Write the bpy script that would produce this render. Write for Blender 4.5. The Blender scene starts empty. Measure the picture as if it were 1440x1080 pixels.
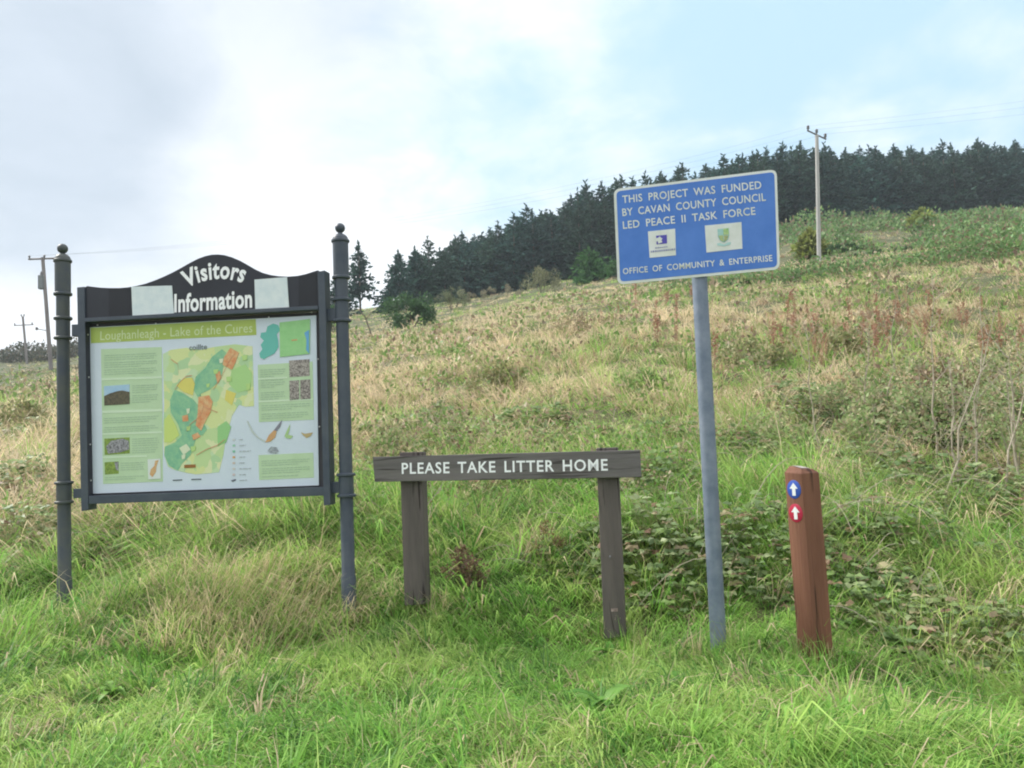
import bpy, bmesh, math, random
import numpy as np
from mathutils import Vector, Matrix

C = bpy.context.scene.collection
SC = bpy.context.scene
rad = math.radians

# ------------------------------------------------------------------ camera
FPX = 1150.0                       # focal length in pixels of a 1440 px wide picture
PITCH, ROLL = rad(4.7), rad(2.7)
CAM = Vector((0, 0, 1.6))
_f0 = Vector((0, math.cos(PITCH), math.sin(PITCH)))
_u0 = Vector((0, -math.sin(PITCH), math.cos(PITCH)))
_r0 = Vector((1, 0, 0))
RIGHT = (_r0 * math.cos(ROLL) - _u0 * math.sin(ROLL)).normalized()
UP = (_u0 * math.cos(ROLL) + _r0 * math.sin(ROLL)).normalized()
FWD = _f0
cd = bpy.data.cameras.new('camera'); cam = bpy.data.objects.new('camera', cd); C.objects.link(cam)
cd.sensor_width = 36; cd.lens = FPX / 1440 * 36; cd.clip_start = 0.05; cd.clip_end = 3000
m = Matrix((RIGHT, UP, -FWD)).transposed().to_4x4(); m.translation = CAM
cam.matrix_world = m
SC.camera = cam

# ------------------------------------------------------------------ sky, sun, exposure
SUN_AZ, SUN_EL = rad(-62), rad(42)          # azimuth from +Y (view), negative = left
W = bpy.data.worlds.new('World'); SC.world = W; W.use_nodes = True
nt = W.node_tree; N = nt.nodes; L = nt.links
for n in list(N): N.remove(n)
def nd(t, **k):
    n = N.new(t)
    for a, b in k.items(): setattr(n, a, b)
    return n
def mathn(op, a, b=None, clamp=False):
    n = nd('ShaderNodeMath', operation=op); n.use_clamp = clamp
    for i, v in enumerate((a, b)):
        if v is None: continue
        if isinstance(v, (int, float)): n.inputs[i].default_value = v
        else: L.new(v, n.inputs[i])
    return n.outputs[0]
def ray_dir(px, py):
    return (FWD + RIGHT * ((px - 720) / FPX) + UP * ((540 - py) / FPX)).normalized()
tc = nd('ShaderNodeTexCoord')
sky = nd('ShaderNodeTexSky', sky_type='NISHITA'); sky.sun_disc = False
sky.sun_elevation = SUN_EL; sky.sun_rotation = SUN_AZ; sky.dust_density = 2.0; sky.air_density = 1.0
sep = nd('ShaderNodeSeparateXYZ'); L.new(tc.outputs['Generated'], sep.inputs[0])
zz = mathn('ADD', mathn('MAXIMUM', sep.outputs[2], 0.0), 0.30)
cmb = nd('ShaderNodeCombineXYZ')
L.new(mathn('DIVIDE', sep.outputs[0], zz), cmb.inputs[0]); L.new(mathn('DIVIDE', sep.outputs[1], zz), cmb.inputs[1])
def noise(scale, detail, rough, off):
    mp = nd('ShaderNodeMapping'); mp.inputs['Location'].default_value = off
    L.new(cmb.outputs[0], mp.inputs[0])
    n = nd('ShaderNodeTexNoise'); n.inputs['Scale'].default_value = scale; n.inputs['Detail'].default_value = detail
    n.inputs['Roughness'].default_value = rough; n.inputs['Distortion'].default_value = 0.35
    L.new(mp.outputs[0], n.inputs[0]); return n.outputs[0]
def blob(px, py, inner, outer, wob, amt):
    """0..1 mask round a direction of the sky, its edge broken by noise"""
    d = ray_dir(px, py)
    vm = nd('ShaderNodeVectorMath', operation='DOT_PRODUCT'); L.new(tc.outputs['Generated'], vm.inputs[0]); vm.inputs[1].default_value = d
    ang = mathn('ARCCOSINE', mathn('MINIMUM', vm.outputs['Value'], 0.999999))
    ang = mathn('ADD', ang, mathn('MULTIPLY', mathn('SUBTRACT', wob, 0.5), amt))
    mr = nd('ShaderNodeMapRange', interpolation_type='SMOOTHSTEP')
    mr.inputs[1].default_value = rad(inner); mr.inputs[2].default_value = rad(outer); mr.inputs[3].default_value = 1; mr.inputs[4].default_value = 0
    L.new(ang, mr.inputs[0]); return mr.outputs[0]
n1 = noise(2.2, 7, .55, (0.3, 1.7, 0)); n2 = noise(5.0, 6, .6, (4.2, .4, 0)); n3 = noise(1.3, 3, .5, (9.1, 3.3, 0))
SKY_K = 6.1          # cloud brightness before the background strength
def colmix(fac, a, b):
    n = nd('ShaderNodeMix', data_type='RGBA')
    if isinstance(fac, (int, float)): n.inputs[0].default_value = fac
    else: L.new(fac, n.inputs[0])
    for i, v in ((6, a), (7, b)):
        if isinstance(v, tuple): n.inputs[i].default_value = (*v, 1)
        else: L.new(v, n.inputs[i])
    return n.outputs[2]
K = lambda r, g, b: (r * SKY_K, g * SKY_K, b * SKY_K)
# thin veil over the blue
blue = colmix(0.92, sky.outputs[0], K(.51, .73, .90))
white = colmix(mathn('MULTIPLY', n2, 1.15, True), K(.80, .87, .94), K(1.06, 1.07, 1.08))
grey = colmix(n2, K(.43, .51, .60), K(.60, .68, .78))
n12 = mathn('ADD', mathn('MULTIPLY', n1, .45), mathn('MULTIPLY', n2, .55))
blue_mask = mathn('MAXIMUM', blob(1120, 70, 2, 34, n12, .95), mathn('MAXIMUM', blob(720, 185, 0, 15, n12, .55), blob(1440, 90, 6, 18, n1, .3)))
streak = nd('ShaderNodeMapRange', interpolation_type='SMOOTHSTEP'); streak.inputs[1].default_value = .42; streak.inputs[2].default_value = .68
L.new(n1, streak.inputs[0])
bm_ = mathn('MULTIPLY', blue_mask, mathn('SUBTRACT', 1.0, mathn('MULTIPLY', streak.outputs[0], .62)))
col = colmix(bm_, white, blue)
grey_mask = mathn('MULTIPLY', mathn('MAXIMUM', blob(90, 140, 4, 17, n1, .30), mathn('MULTIPLY', blob(400, -60, 3, 17, n1, .2), .62)), .95)
col = colmix(grey_mask, col, grey)
# the cloud deck overhead, out of the frame
high = nd('ShaderNodeMapRange', interpolation_type='SMOOTHSTEP'); high.inputs[1].default_value = .5; high.inputs[2].default_value = .9
high.inputs[3].default_value = 0; high.inputs[4].default_value = 1
L.new(sep.outputs[2], high.inputs[0])
col = colmix(mathn('MULTIPLY', high.outputs[0], .8), col, K(1.75, 1.75, 1.75))
bg = nd('ShaderNodeBackground'); bg.inputs[1].default_value = 0.10; L.new(col, bg.inputs[0])
wo = nd('ShaderNodeOutputWorld'); L.new(bg.outputs[0], wo.inputs[0])
sd = bpy.data.lights.new('sun', 'SUN'); sd.energy = 2.4; sd.angle = rad(14); sd.color = (1, .95, .88)
so = bpy.data.objects.new('sun', sd); C.objects.link(so)
sv = Vector((math.sin(SUN_AZ) * math.cos(SUN_EL), math.cos(SUN_AZ) * math.cos(SUN_EL), math.sin(SUN_EL)))
so.rotation_euler = sv.to_track_quat('Z', 'Y').to_euler(); so.location = sv * 50
SC.view_settings.view_transform = 'Standard'; SC.view_settings.look = 'None'
SC.view_settings.exposure = 0.99; SC.view_settings.gamma = 1.0
SC.cycles.max_bounces = 6; SC.cycles.diffuse_bounces = 3; SC.cycles.transparent_max_bounces = 8
SC.cycles.filter_width = 2.0

# ------------------------------------------------------------------ helpers
def at(px, py, Y):
    d = FWD + RIGHT * ((px - 720) / FPX) + UP * ((540 - py) / FPX)
    return CAM + d * (Y / d.y)

def tag(o, label=None, cat=None, group=None, kind=None):
    if label: o['label'] = label
    if cat: o['category'] = cat
    if group: o['group'] = group
    if kind: o['kind'] = kind
    return o
def empty(name, loc=(0, 0, 0), label=None, cat=None, group=None, mat=None):
    o = bpy.data.objects.new(name, None); C.objects.link(o)
    o.empty_display_size = .1
    if mat is not None: o.matrix_world = mat
    else: o.location = loc
    return tag(o, label, cat, group)
def link(name, me, mat, parent=None):
    o = bpy.data.objects.new(name, me); C.objects.link(o)
    if mat: me.materials.append(mat)
    if parent: o.parent = parent
    return o
def copy_tree(o, parent=None):
    c = o.copy(); C.objects.link(c)
    if parent: c.parent = parent
    for ch in list(o.children): copy_tree(ch, c)
    return c

class MB:
    def __init__(s): s.v = []; s.f = []; s.sm = []
    def add(s, v, f, smooth=False):
        k = len(s.v); s.v += [tuple(p) for p in v]; s.f += [tuple(i + k for i in q) for q in f]; s.sm += [smooth] * len(f); return s
    def box(s, x0, x1, y0, y1, z0, z1):
        v = [(x, y, z) for z in (z0, z1) for y in (y0, y1) for x in (x0, x1)]
        return s.add(v, [(0, 2, 3, 1), (4, 5, 7, 6), (0, 1, 5, 4), (2, 6, 7, 3), (0, 4, 6, 2), (1, 3, 7, 5)])
    def hexa(s, q, y0, y1):
        """quad q of (x,z), front at y0, back at y1"""
        return s.prism(q, y0, y1)
    def prism(s, poly, y0, y1):
        a = sum(poly[i][0] * poly[(i + 1) % len(poly)][1] - poly[(i + 1) % len(poly)][0] * poly[i][1] for i in range(len(poly)))
        if a < 0: poly = poly[::-1]
        n = len(poly)
        v = [(x, y0, z) for x, z in poly] + [(x, y1, z) for x, z in poly]
        f = [tuple(range(n)), tuple(range(2 * n - 1, n - 1, -1))]
        f += [(i, i + n, (i + 1) % n + n, (i + 1) % n) for i in range(n)]
        return s.add(v, f)
    def lathe(s, base, axis, prof, seg=20):
        """prof: (distance along axis, radius)"""
        axis = Vector(axis).normalized(); base = Vector(base)
        a = axis.orthogonal().normalized(); b = axis.cross(a)
        v = []; f = []
        for h, r in prof:
            for k in range(seg):
                t = 2 * math.pi * k / seg
                v.append(base + axis * h + (a * math.cos(t) + b * math.sin(t)) * r)
        for i in range(len(prof) - 1):
            for k in range(seg):
                k2 = (k + 1) % seg
                f.append((i * seg + k, i * seg + k2, (i + 1) * seg + k2, (i + 1) * seg + k))
        f.append(tuple(range(seg))[::-1]); f.append(tuple(range((len(prof) - 1) * seg, len(prof) * seg)))
        return s.add(v, f, True)
    def tube(s, pts, rs, seg=6):
        pts = [Vector(p) for p in pts]
        v = []; f = []
        for i, p in enumerate(pts):
            d = (pts[min(i + 1, len(pts) - 1)] - pts[max(i - 1, 0)]).normalized()
            a = d.cross(Vector((.31, .2, .93))).normalized() if abs(d.z) < .98 else d.cross(Vector((1, 0, 0))).normalized()
            b = d.cross(a); r = rs[i] if isinstance(rs, (list, tuple)) else rs
            for k in range(seg):
                t = 2 * math.pi * k / seg; v.append(p + (a * math.cos(t) + b * math.sin(t)) * r)
        for i in range(len(pts) - 1):
            for k in range(seg):
                k2 = (k + 1) % seg; f.append((i * seg + k, i * seg + k2, (i + 1) * seg + k2, (i + 1) * seg + k))
        f.append(tuple(range(seg))[::-1]); f.append(tuple(range((len(pts) - 1) * seg, len(pts) * seg)))
        return s.add(v, f, True)
    def build(s, name, mat, parent=None, bevel=0):
        me = bpy.data.meshes.new(name); me.from_pydata(s.v, [], s.f); 
        me.polygons.foreach_set('use_smooth', s.sm); me.update()
        bm = bmesh.new(); bm.from_mesh(me); bmesh.ops.recalc_face_normals(bm, faces=bm.faces); bm.to_mesh(me); bm.free()
        o = link(name, me, mat, parent)
        if any(s.sm) and hasattr(me, 'set_sharp_from_angle'): me.set_sharp_from_angle(angle=rad(40))
        if bevel:
            b = o.modifiers.new('bevel', 'BEVEL'); b.width = bevel; b.segments = 2; b.limit_method = 'ANGLE'
        return o

def np_mesh(name, V, F, cols, mat, parent=None, smooth=False):
    """V (n,3), F (m,k) all faces the same size, cols (n,3) per vertex"""
    V = np.ascontiguousarray(V, np.float32); F = np.ascontiguousarray(F, np.int32)
    me = bpy.data.meshes.new(name); k = F.shape[1]
    me.vertices.add(len(V)); me.vertices.foreach_set('co', V.ravel())
    me.loops.add(F.size); me.loops.foreach_set('vertex_index', F.ravel())
    me.polygons.add(len(F)); me.polygons.foreach_set('loop_start', np.arange(0, F.size, k, dtype=np.int32))
    if smooth: me.polygons.foreach_set('use_smooth', np.ones(len(F), bool))
    me.update(calc_edges=True)
    if cols is not None:
        at_ = me.attributes.new('tint', 'FLOAT_COLOR', 'POINT')
        c4 = np.ones((len(V), 4), np.float32); c4[:, :3] = cols
        at_.data.foreach_set('color', c4.ravel())
    return link(name, me, mat, parent)

rng = np.random.default_rng(7)
def unit(a): return a / np.maximum(np.linalg.norm(a, axis=-1, keepdims=True), 1e-9)
def vnoise(x, y, seed=0):
    x = np.asarray(x, float); y = np.asarray(y, float)
    ix = np.floor(x); iy = np.floor(y); fx = x - ix; fy = y - iy
    fx = fx * fx * (3 - 2 * fx); fy = fy * fy * (3 - 2 * fy)
    def h(a, b):
        t = np.sin(a * 127.1 + b * 311.7 + seed * 74.7) * 43758.5453
        return t - np.floor(t)
    return (h(ix, iy) * (1 - fx) + h(ix + 1, iy) * fx) * (1 - fy) + (h(ix, iy + 1) * (1 - fx) + h(ix + 1, iy + 1) * fx) * fy
def fbm(x, y, seed=0, o=4):
    s = 0; a = .5; t = 0
    for i in range(o):
        s = s + a * vnoise(np.asarray(x) * 2 ** i + i * 5.3, np.asarray(y) * 2 ** i - i * 3.1, seed + i); t += a; a *= .5
    return s / t

# ------------------------------------------------------------------ materials
def mat(name, base, rough=.6, var=None, scale=8, metal=0, bump=0, bscale=60, stretch=None, spec=.4, detail=5, lo=.35, hi=.65, crack=None):
    M = bpy.data.materials.new(name); M.use_nodes = True; t = M.node_tree; b = t.nodes['Principled BSDF']
    b.inputs['Base Color'].default_value = (*base, 1); b.inputs['Roughness'].default_value = rough; b.inputs['Metallic'].default_value = metal
    b.inputs['Specular IOR Level'].default_value = spec
    co = t.nodes.new('ShaderNodeTexCoord'); mp = t.nodes.new('ShaderNodeMapping'); t.links.new(co.outputs['Object'], mp.inputs[0])
    if stretch: mp.inputs['Scale'].default_value = stretch
    if var:
        n = t.nodes.new('ShaderNodeTexNoise'); n.inputs['Scale'].default_value = scale; n.inputs['Detail'].default_value = detail; n.inputs['Roughness'].default_value = .65
        t.links.new(mp.outputs[0], n.inputs[0])
        r = t.nodes.new('ShaderNodeValToRGB'); r.color_ramp.elements[0].position = lo; r.color_ramp.elements[1].position = hi
        r.color_ramp.elements[0].color = (*base, 1); r.color_ramp.elements[1].color = (*var, 1)
        t.links.new(n.outputs[0], r.inputs[0]); t.links.new(r.outputs[0], b.inputs['Base Color'])
    if crack:
        mp2 = t.nodes.new('ShaderNodeMapping'); t.links.new(co.outputs['Object'], mp2.inputs[0]); mp2.inputs['Scale'].default_value = crack
        n = t.nodes.new('ShaderNodeTexNoise'); n.inputs['Scale'].default_value = 30; n.inputs['Detail'].default_value = 4; n.inputs['Distortion'].default_value = .6; t.links.new(mp2.outputs[0], n.inputs[0])
        r2 = t.nodes.new('ShaderNodeValToRGB'); e = r2.color_ramp.elements; e[0].position = .36; e[0].color = (.30, .28, .27, 1); e[1].position = .43; e[1].color = (1, 1, 1, 1)
        e3 = e.new(.72); e3.color = (1.0, 1.0, 1.0, 1); e4 = e.new(.80); e4.color = (1.5, 1.45, 1.35, 1); t.links.new(n.outputs[0], r2.inputs[0])
        mm = t.nodes.new('ShaderNodeMix'); mm.data_type = 'RGBA'; mm.blend_type = 'MULTIPLY'; mm.inputs[0].default_value = 1
        t.links.new(r.outputs[0], mm.inputs[6]); t.links.new(r2.outputs[0], mm.inputs[7]); t.links.new(mm.outputs[2], b.inputs['Base Color'])
    if bump:
        n = t.nodes.new('ShaderNodeTexNoise'); n.inputs['Scale'].default_value = bscale; n.inputs['Detail'].default_value = 6
        t.links.new(mp.outputs[0], n.inputs[0])
        bp = t.nodes.new('ShaderNodeBump'); bp.inputs['Strength'].default_value = bump; bp.inputs['Distance'].default_value = .01
        t.links.new(n.outputs[0], bp.inputs['Height']); t.links.new(bp.outputs[0], b.inputs['Normal'])
    return M
def leafmat(name, trans=.35, rough=.55, spec=.25):
    M = bpy.data.materials.new(name); M.use_nodes = True; t = M.node_tree; b = t.nodes['Principled BSDF']
    a = t.nodes.new('ShaderNodeAttribute'); a.attribute_name = 'tint'
    t.links.new(a.outputs['Color'], b.inputs['Base Color']); b.inputs['Roughness'].default_value = rough; b.inputs['Specular IOR Level'].default_value = spec
    tr = t.nodes.new('ShaderNodeBsdfTranslucent'); t.links.new(a.outputs['Color'], tr.inputs[0])
    mx = t.nodes.new('ShaderNodeMixShader'); mx.inputs[0].default_value = trans
    t.links.new(b.outputs[0], mx.inputs[1]); t.links.new(tr.outputs[0], mx.inputs[2]); t.links.new(mx.outputs[0], t.nodes['Material Output'].inputs[0])
    return M
M_GRASS = leafmat('grass_blades', .46, .5, .3)
M_LEAF = leafmat('leaves', .35, .5, .3)
M_NEEDLE = leafmat('needles', .15, .7, .1)
M_BARK = mat('bark', (.10, .085, .065), .9, (.20, .17, .13), 20, bump=.6)
M_TWIG = mat('twig', (.30, .26, .20), .85, (.44, .39, .31), 30)
M_IRON = mat('painted_iron', (.050, .066, .092), .45, (.074, .090, .112), 7, bump=.12, bscale=90)
M_IRONG = mat('painted_iron_algae', (.052, .066, .086), .5, (.080, .09, .082), 5, bump=.12, bscale=90)
M_HEAD = mat('header_paint', (.018, .021, .030), .42, (.028, .031, .042), 3, bump=.05, bscale=40)
M_HEADP = mat('header_paint_patch', (.013, .015, .021), .5, (.018, .020, .027), 5)
M_WHITE = mat('white_paint', (.80, .82, .84), .5, (.70, .73, .76), 12)
M_LETTER = mat('letter_white', (.90, .92, .94), .5)
M_PANEL = mat('panel_white', (.63, .71, .80), .3, (.58, .665, .75), 2.5)
M_PAPER = mat('faded_paper', (.72, .79, .81), .7, (.62, .71, .75), 14, bump=.2, bscale=20)
M_ZINC = mat('galvanised', (.145, .185, .25), .55, (.23, .27, .34), 9, metal=.25, bump=.1, bscale=50)
M_BLUE = mat('sign_blue', (.055, .175, .55), .42, (.08, .215, .62), 5)
M_SIGNW = mat('sign_white', (.74, .77, .76), .45, (.62, .66, .60), 6)
M_DARKWOOD = mat('dark_weathered_wood', (.075, .066, .062), .8, (.135, .115, .105), 9, bump=.5, bscale=40, stretch=(1, 1, .12), crack=(1, 1, .06))
M_DARKWOODH = mat('dark_weathered_plank', (.115, .107, .105), .8, (.175, .162, .158), 9, bump=.5, bscale=40, stretch=(.1, 1, 1), crack=(.05, 1, 1))
M_REDWOOD = mat('red_brown_timber', (.135, .056, .033), .78, (.215, .096, .058), 7, bump=.5, bscale=45, stretch=(1, 1, .10), crack=(.6, .6, .04))
M_POLE = mat('grey_pole_wood', (.36, .36, .35), .85, (.46, .45, .43), 4, stretch=(1, 1, .1))
M_POLED = mat('dark_pole_wood', (.17, .155, .16), .85, (.25, .23, .22), 4, stretch=(1, 1, .1))
M_WIRE = mat('cable', (.12, .12, .13), .5)
M_STEEL = mat('grey_steel', (.12, .12, .13), .5, (.2, .2, .2), 9)
M_TRANSF = mat('transformer_grey', (.15, .17, .18), .5, (.2, .22, .22), 9)
M_SCREW = mat('bright_screw', (.6, .6, .6), .35, metal=.6)

# ------------------------------------------------------------------ terrain
# along ten headings from the camera: (distance ahead, picture row where the turf lies there)
COLS = {
 -500: [(5, 900), (6, 850), (8, 745), (12, 665), (20, 620), (45, 590), (80, 575), (130, 560), (170, 565), (700, 640)],
 0:    [(3.1, 1112), (4.2, 985), (5.2, 893), (5.9, 850), (7, 752), (9, 668), (12, 618), (20, 577), (35, 555), (60, 534), (85, 528), (130, 512), (170, 512), (700, 640)],
 150:  [(3.1, 1105), (4.2, 978), (5.2, 884), (5.8, 838), (7, 738), (9, 655), (12, 606), (20, 560), (35, 530), (60, 512), (85, 506), (130, 503), (170, 508), (700, 630)],
 330: [(3.1, 1098), (4.2, 970), (5.0, 890), (5.6, 830), (6.5, 760), (8, 685), (10, 628), (14, 575), (25, 520), (45, 495), (75, 478), (120, 468), (160, 470), (700, 600)],
 550: [(3.1, 1090), (4.2, 962), (5.1, 872), (5.7, 812), (7, 722), (9, 643), (12, 580), (20, 516), (30, 490), (45, 475), (60, 464), (80, 448), (105, 430), (130, 428), (200, 440), (700, 520)],
 720: [(3.1, 1080), (4.2, 955), (5.1, 868), (5.7, 812), (7, 712), (9, 626), (12, 558), (20, 486), (30, 454), (45, 437), (70, 426), (110, 416), (150, 412), (220, 425), (700, 480)],
 900:  [(3.1, 1072), (4.0, 966), (4.9, 875), (5.5, 812), (7, 700), (9, 610), (12, 540), (20, 460), (32, 418), (50, 405), (75, 396), (112, 378), (150, 374), (220, 385), (700, 440)],
 1150: [(3.1, 1062), (3.9, 972), (4.5, 908), (5.3, 825), (7, 690), (9, 603), (12, 530), (20, 448), (35, 396), (57, 370), (85, 330), (118, 306), (150, 302), (220, 310), (700, 380)],
 1300: [(3.1, 1055), (3.9, 965), (4.5, 905), (5.3, 828), (7, 690), (9, 598), (12, 518), (20, 430), (35, 378), (60, 344), (85, 326), (128, 308), (160, 300), (220, 305), (700, 370)],
 1440: [(3.1, 1050), (3.9, 958), (4.5, 898), (5.3, 820), (7, 680), (9, 585), (12, 505), (20, 412), (35, 356), (60, 326), (85, 310), (135, 294), (160, 288), (220, 295), (700, 360)],
 1950: [(3.1, 1030), (4.5, 885), (7, 665), (12, 490), (35, 335), (85, 280), (150, 262), (250, 262), (700, 330)],
}
LR0, LR1, NLR = math.log(.25), math.log(900), 160
NTH = 361
lr = np.linspace(LR0, LR1, NLR)
prof_th, prof_z = [], []
for px in sorted(COLS):
    pts = [at(px, py, Y) for Y, py in COLS[px]]
    q = at(px, 520, 10); th = math.degrees(math.atan2(q.x, q.y))
    rr = [math.log(.3), math.log(2.0)] + [math.log(math.hypot(p.x, p.y)) for p in pts]
    zs = [.06, .22] + [p.z for p in pts]
    if COLS[px][0][0] > 4: zs[1] = .22
    prof_th.append(th); prof_z.append(np.interp(lr, rr, zs))
flat = .05 - .04 * np.exp(lr) + .0
# rebuild the side and rear headings: they fall away gently behind the viewer
front_th, front_z = prof_th, prof_z
prof_th = [-180, -110, -75] + front_th + [75, 110, 180]
prof_z = [flat, flat * .6 + front_z[0] * .4, front_z[0] * .8 + flat * .2] + list(front_z) + [front_z[-1] * .8 + flat * .2, front_z[-1] * .4 + flat * .6, flat]
TH = np.linspace(-180, 180, NTH)
GZ = np.zeros((NTH, NLR)); pz = np.array(prof_z)
for j in range(NLR): GZ[:, j] = np.interp(TH, prof_th, pz[:, j])
kern = np.exp(-.5 * (np.arange(-8, 9) / 3.0) ** 2); kern /= kern.sum()
GZ = np.array([np.convolve(np.pad(r, 8, mode='edge'), kern, 'valid') for r in GZ.T]).T
k2 = np.exp(-.5 * (np.arange(-4, 5) / 1.4) ** 2); k2 /= k2.sum()
GZ = np.array([np.convolve(np.pad(r, 4, mode='edge'), k2, 'valid') for r in GZ])
MOUND = at(335, 815, 5.45)
BUMPS = [(MOUND.x, MOUND.y, .10, .60)]
def terrain(x, y):
    x = np.asarray(x, float); y = np.asarray(y, float)
    r = np.maximum(np.hypot(x, y), .26); th = np.degrees(np.arctan2(x, y))
    a = (th + 180) / 360 * (NTH - 1); b = (np.log(r) - LR0) / (LR1 - LR0) * (NLR - 1)
    i = np.clip(a.astype(int), 0, NTH - 2); j = np.clip(b.astype(int), 0, NLR - 2); fa = a - i; fb = np.clip(b - j, 0, 1)
    z = GZ[i, j] * (1 - fa) * (1 - fb) + GZ[i + 1, j] * fa * (1 - fb) + GZ[i, j + 1] * (1 - fa) * fb + GZ[i + 1, j + 1] * fa * fb
    z = z - .22 * np.clip((r - 9) / 12, 0, 1) * np.clip((140 - r) / 60, 0, 1)
    near = np.clip((6.5 - r) / 2, 0, 1); far = np.clip((r - 20) / 60, 0, 1)
    z = z + (fbm(x * 1.6, y * 1.6, 3, 3) - .5) * (.10 * near + .30 * (1 - near)) * np.clip((r - 1) / 3, 0, 1) * (1 - far)
    z = z + (fbm(x * .35, y * .35, 5, 3) - .5) * (.35 * (1 - near) + .5 * far)
    z = z + (fbm(x * .12, y * .12, 8, 3) - .5) * 1.0 * far
    for bx, by, h, w in BUMPS: z = z + h * np.exp(-((x - bx) ** 2 + ((y - by) * 1.3) ** 2) / w ** 2)
    return z
ANCH = [at(*a) for a in ((91, 850, 5.75), (491, 850, 5.42), (584, 843, 5.27), (866, 888, 5.0), (1012, 905, 4.5), (1146, 910, 4.42), (300, 905, 4.9), (750, 925, 4.4), (1350, 960, 4.1))]
AX = np.array([a.x for a in ANCH]); AY = np.array([a.y for a in ANCH])
_t0 = terrain
def _g(x, y): return np.exp(-((x[..., None] - AX) ** 2 + (y[..., None] - AY) ** 2) / .7 ** 2)
AW = np.linalg.solve(_g(AX, AY), np.array([a.z - .11 for a in ANCH]) - _t0(AX, AY))
print('turf correction', np.round(AW, 2))
def terrain(x, y):
    x = np.asarray(x, float); y = np.asarray(y, float); z = _t0(x, y)
    k = np.hypot(x, y) < 9
    if k.any(): z = np.where(k, z + _g(x, y) @ AW, z)
    return z
def tz(x, y): return float(terrain(np.array([x]), np.array([y]))[0])
def ground_at(px, py, ymax=200):
    """where the sight line through a picture point meets the turf"""
    Ys = np.exp(np.linspace(math.log(2.2), math.log(ymax), 900))
    P = np.array([at(px, py, Y) for Y in Ys]); d = P[:, 2] - terrain(P[:, 0], P[:, 1])
    k = np.argmax(d < 0) if (d < 0).any() else len(Ys) - 1
    return Vector((P[k, 0], P[k, 1], float(terrain(P[k:k + 1, 0], P[k:k + 1, 1])[0])))

th_s = np.radians(np.unique(np.concatenate([np.linspace(-180, -52, 44), np.linspace(-52, 52, 300), np.linspace(52, 180, 44)])))
r_s = np.exp(np.linspace(math.log(.3), math.log(880), 300))
T_, R_ = np.meshgrid(th_s[:-1], r_s, indexing='ij')
X_, Y_ = (np.sin(T_) * R_).ravel(), (np.cos(T_) * R_).ravel()
V = np.stack([X_, Y_, terrain(X_, Y_)], 1); nt_, nr_ = T_.shape
ii, jj = np.meshgrid(np.arange(nt_), np.arange(nr_ - 1), indexing='ij'); i2 = (ii + 1) % nt_
F = np.stack([ii * nr_ + jj, ii * nr_ + jj + 1, i2 * nr_ + jj + 1, i2 * nr_ + jj], -1).reshape(-1, 4)
V = np.vstack([V, [[0, 0, float(terrain(np.array([0.]), np.array([0.]))[0])]]])
M_SOIL = mat('turf_and_soil', (.045, .065, .020), .95, (.11, .105, .05), 1.3, bump=.5, bscale=14)
ground = np_mesh('ground', V, F, None, M_SOIL, smooth=True)
cap = MB(); cap.add([(math.sin(t) * .3, math.cos(t) * .3, tz(math.sin(t) * .3, math.cos(t) * .3)) for t in th_s[:-1]], [tuple(range(len(th_s) - 1))[::-1]])
# the little disc under the viewer closes the sheet
bm = bmesh.new(); bm.from_mesh(ground.data); bm.verts.ensure_lookup_table(); bm.verts.remove(bm.verts[len(bm.verts) - 1])
bm.verts.ensure_lookup_table()
try: bm.faces.new([bm.verts[i * nr_] for i in range(nt_)][::-1])
except ValueError: pass
bmesh.ops.recalc_face_normals(bm, faces=bm.faces); bm.to_mesh(ground.data); bm.free()
tag(ground, 'grassy hillside rising behind the signs to the spruce plantation', 'ground', kind='structure')

# ------------------------------------------------------------------ flat frames for signs
class Plane:
    def __init__(s, O, ex, ez):
        s.O = Vector(O); s.ez = Vector(ez).normalized(); ex = Vector(ex); s.ex = (ex - s.ez * ex.dot(s.ez)).normalized()
        s.ey = s.ez.cross(s.ex).normalized()
        s.M = Matrix((s.ex, s.ey, s.ez)).transposed().to_4x4(); s.M.translation = s.O
    def l(s, px, py, y=0.0):
        d = FWD + RIGHT * ((px - 720) / FPX) + UP * ((540 - py) / FPX)
        o = s.O + s.ey * y
        t = (o - CAM).dot(s.ey) / d.dot(s.ey); p = CAM + d * t - s.O
        return (p.dot(s.ex), p.dot(s.ez))
    def poly(s, pts, y=0.0): return [s.l(a, b, y) for a, b in pts]

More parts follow.
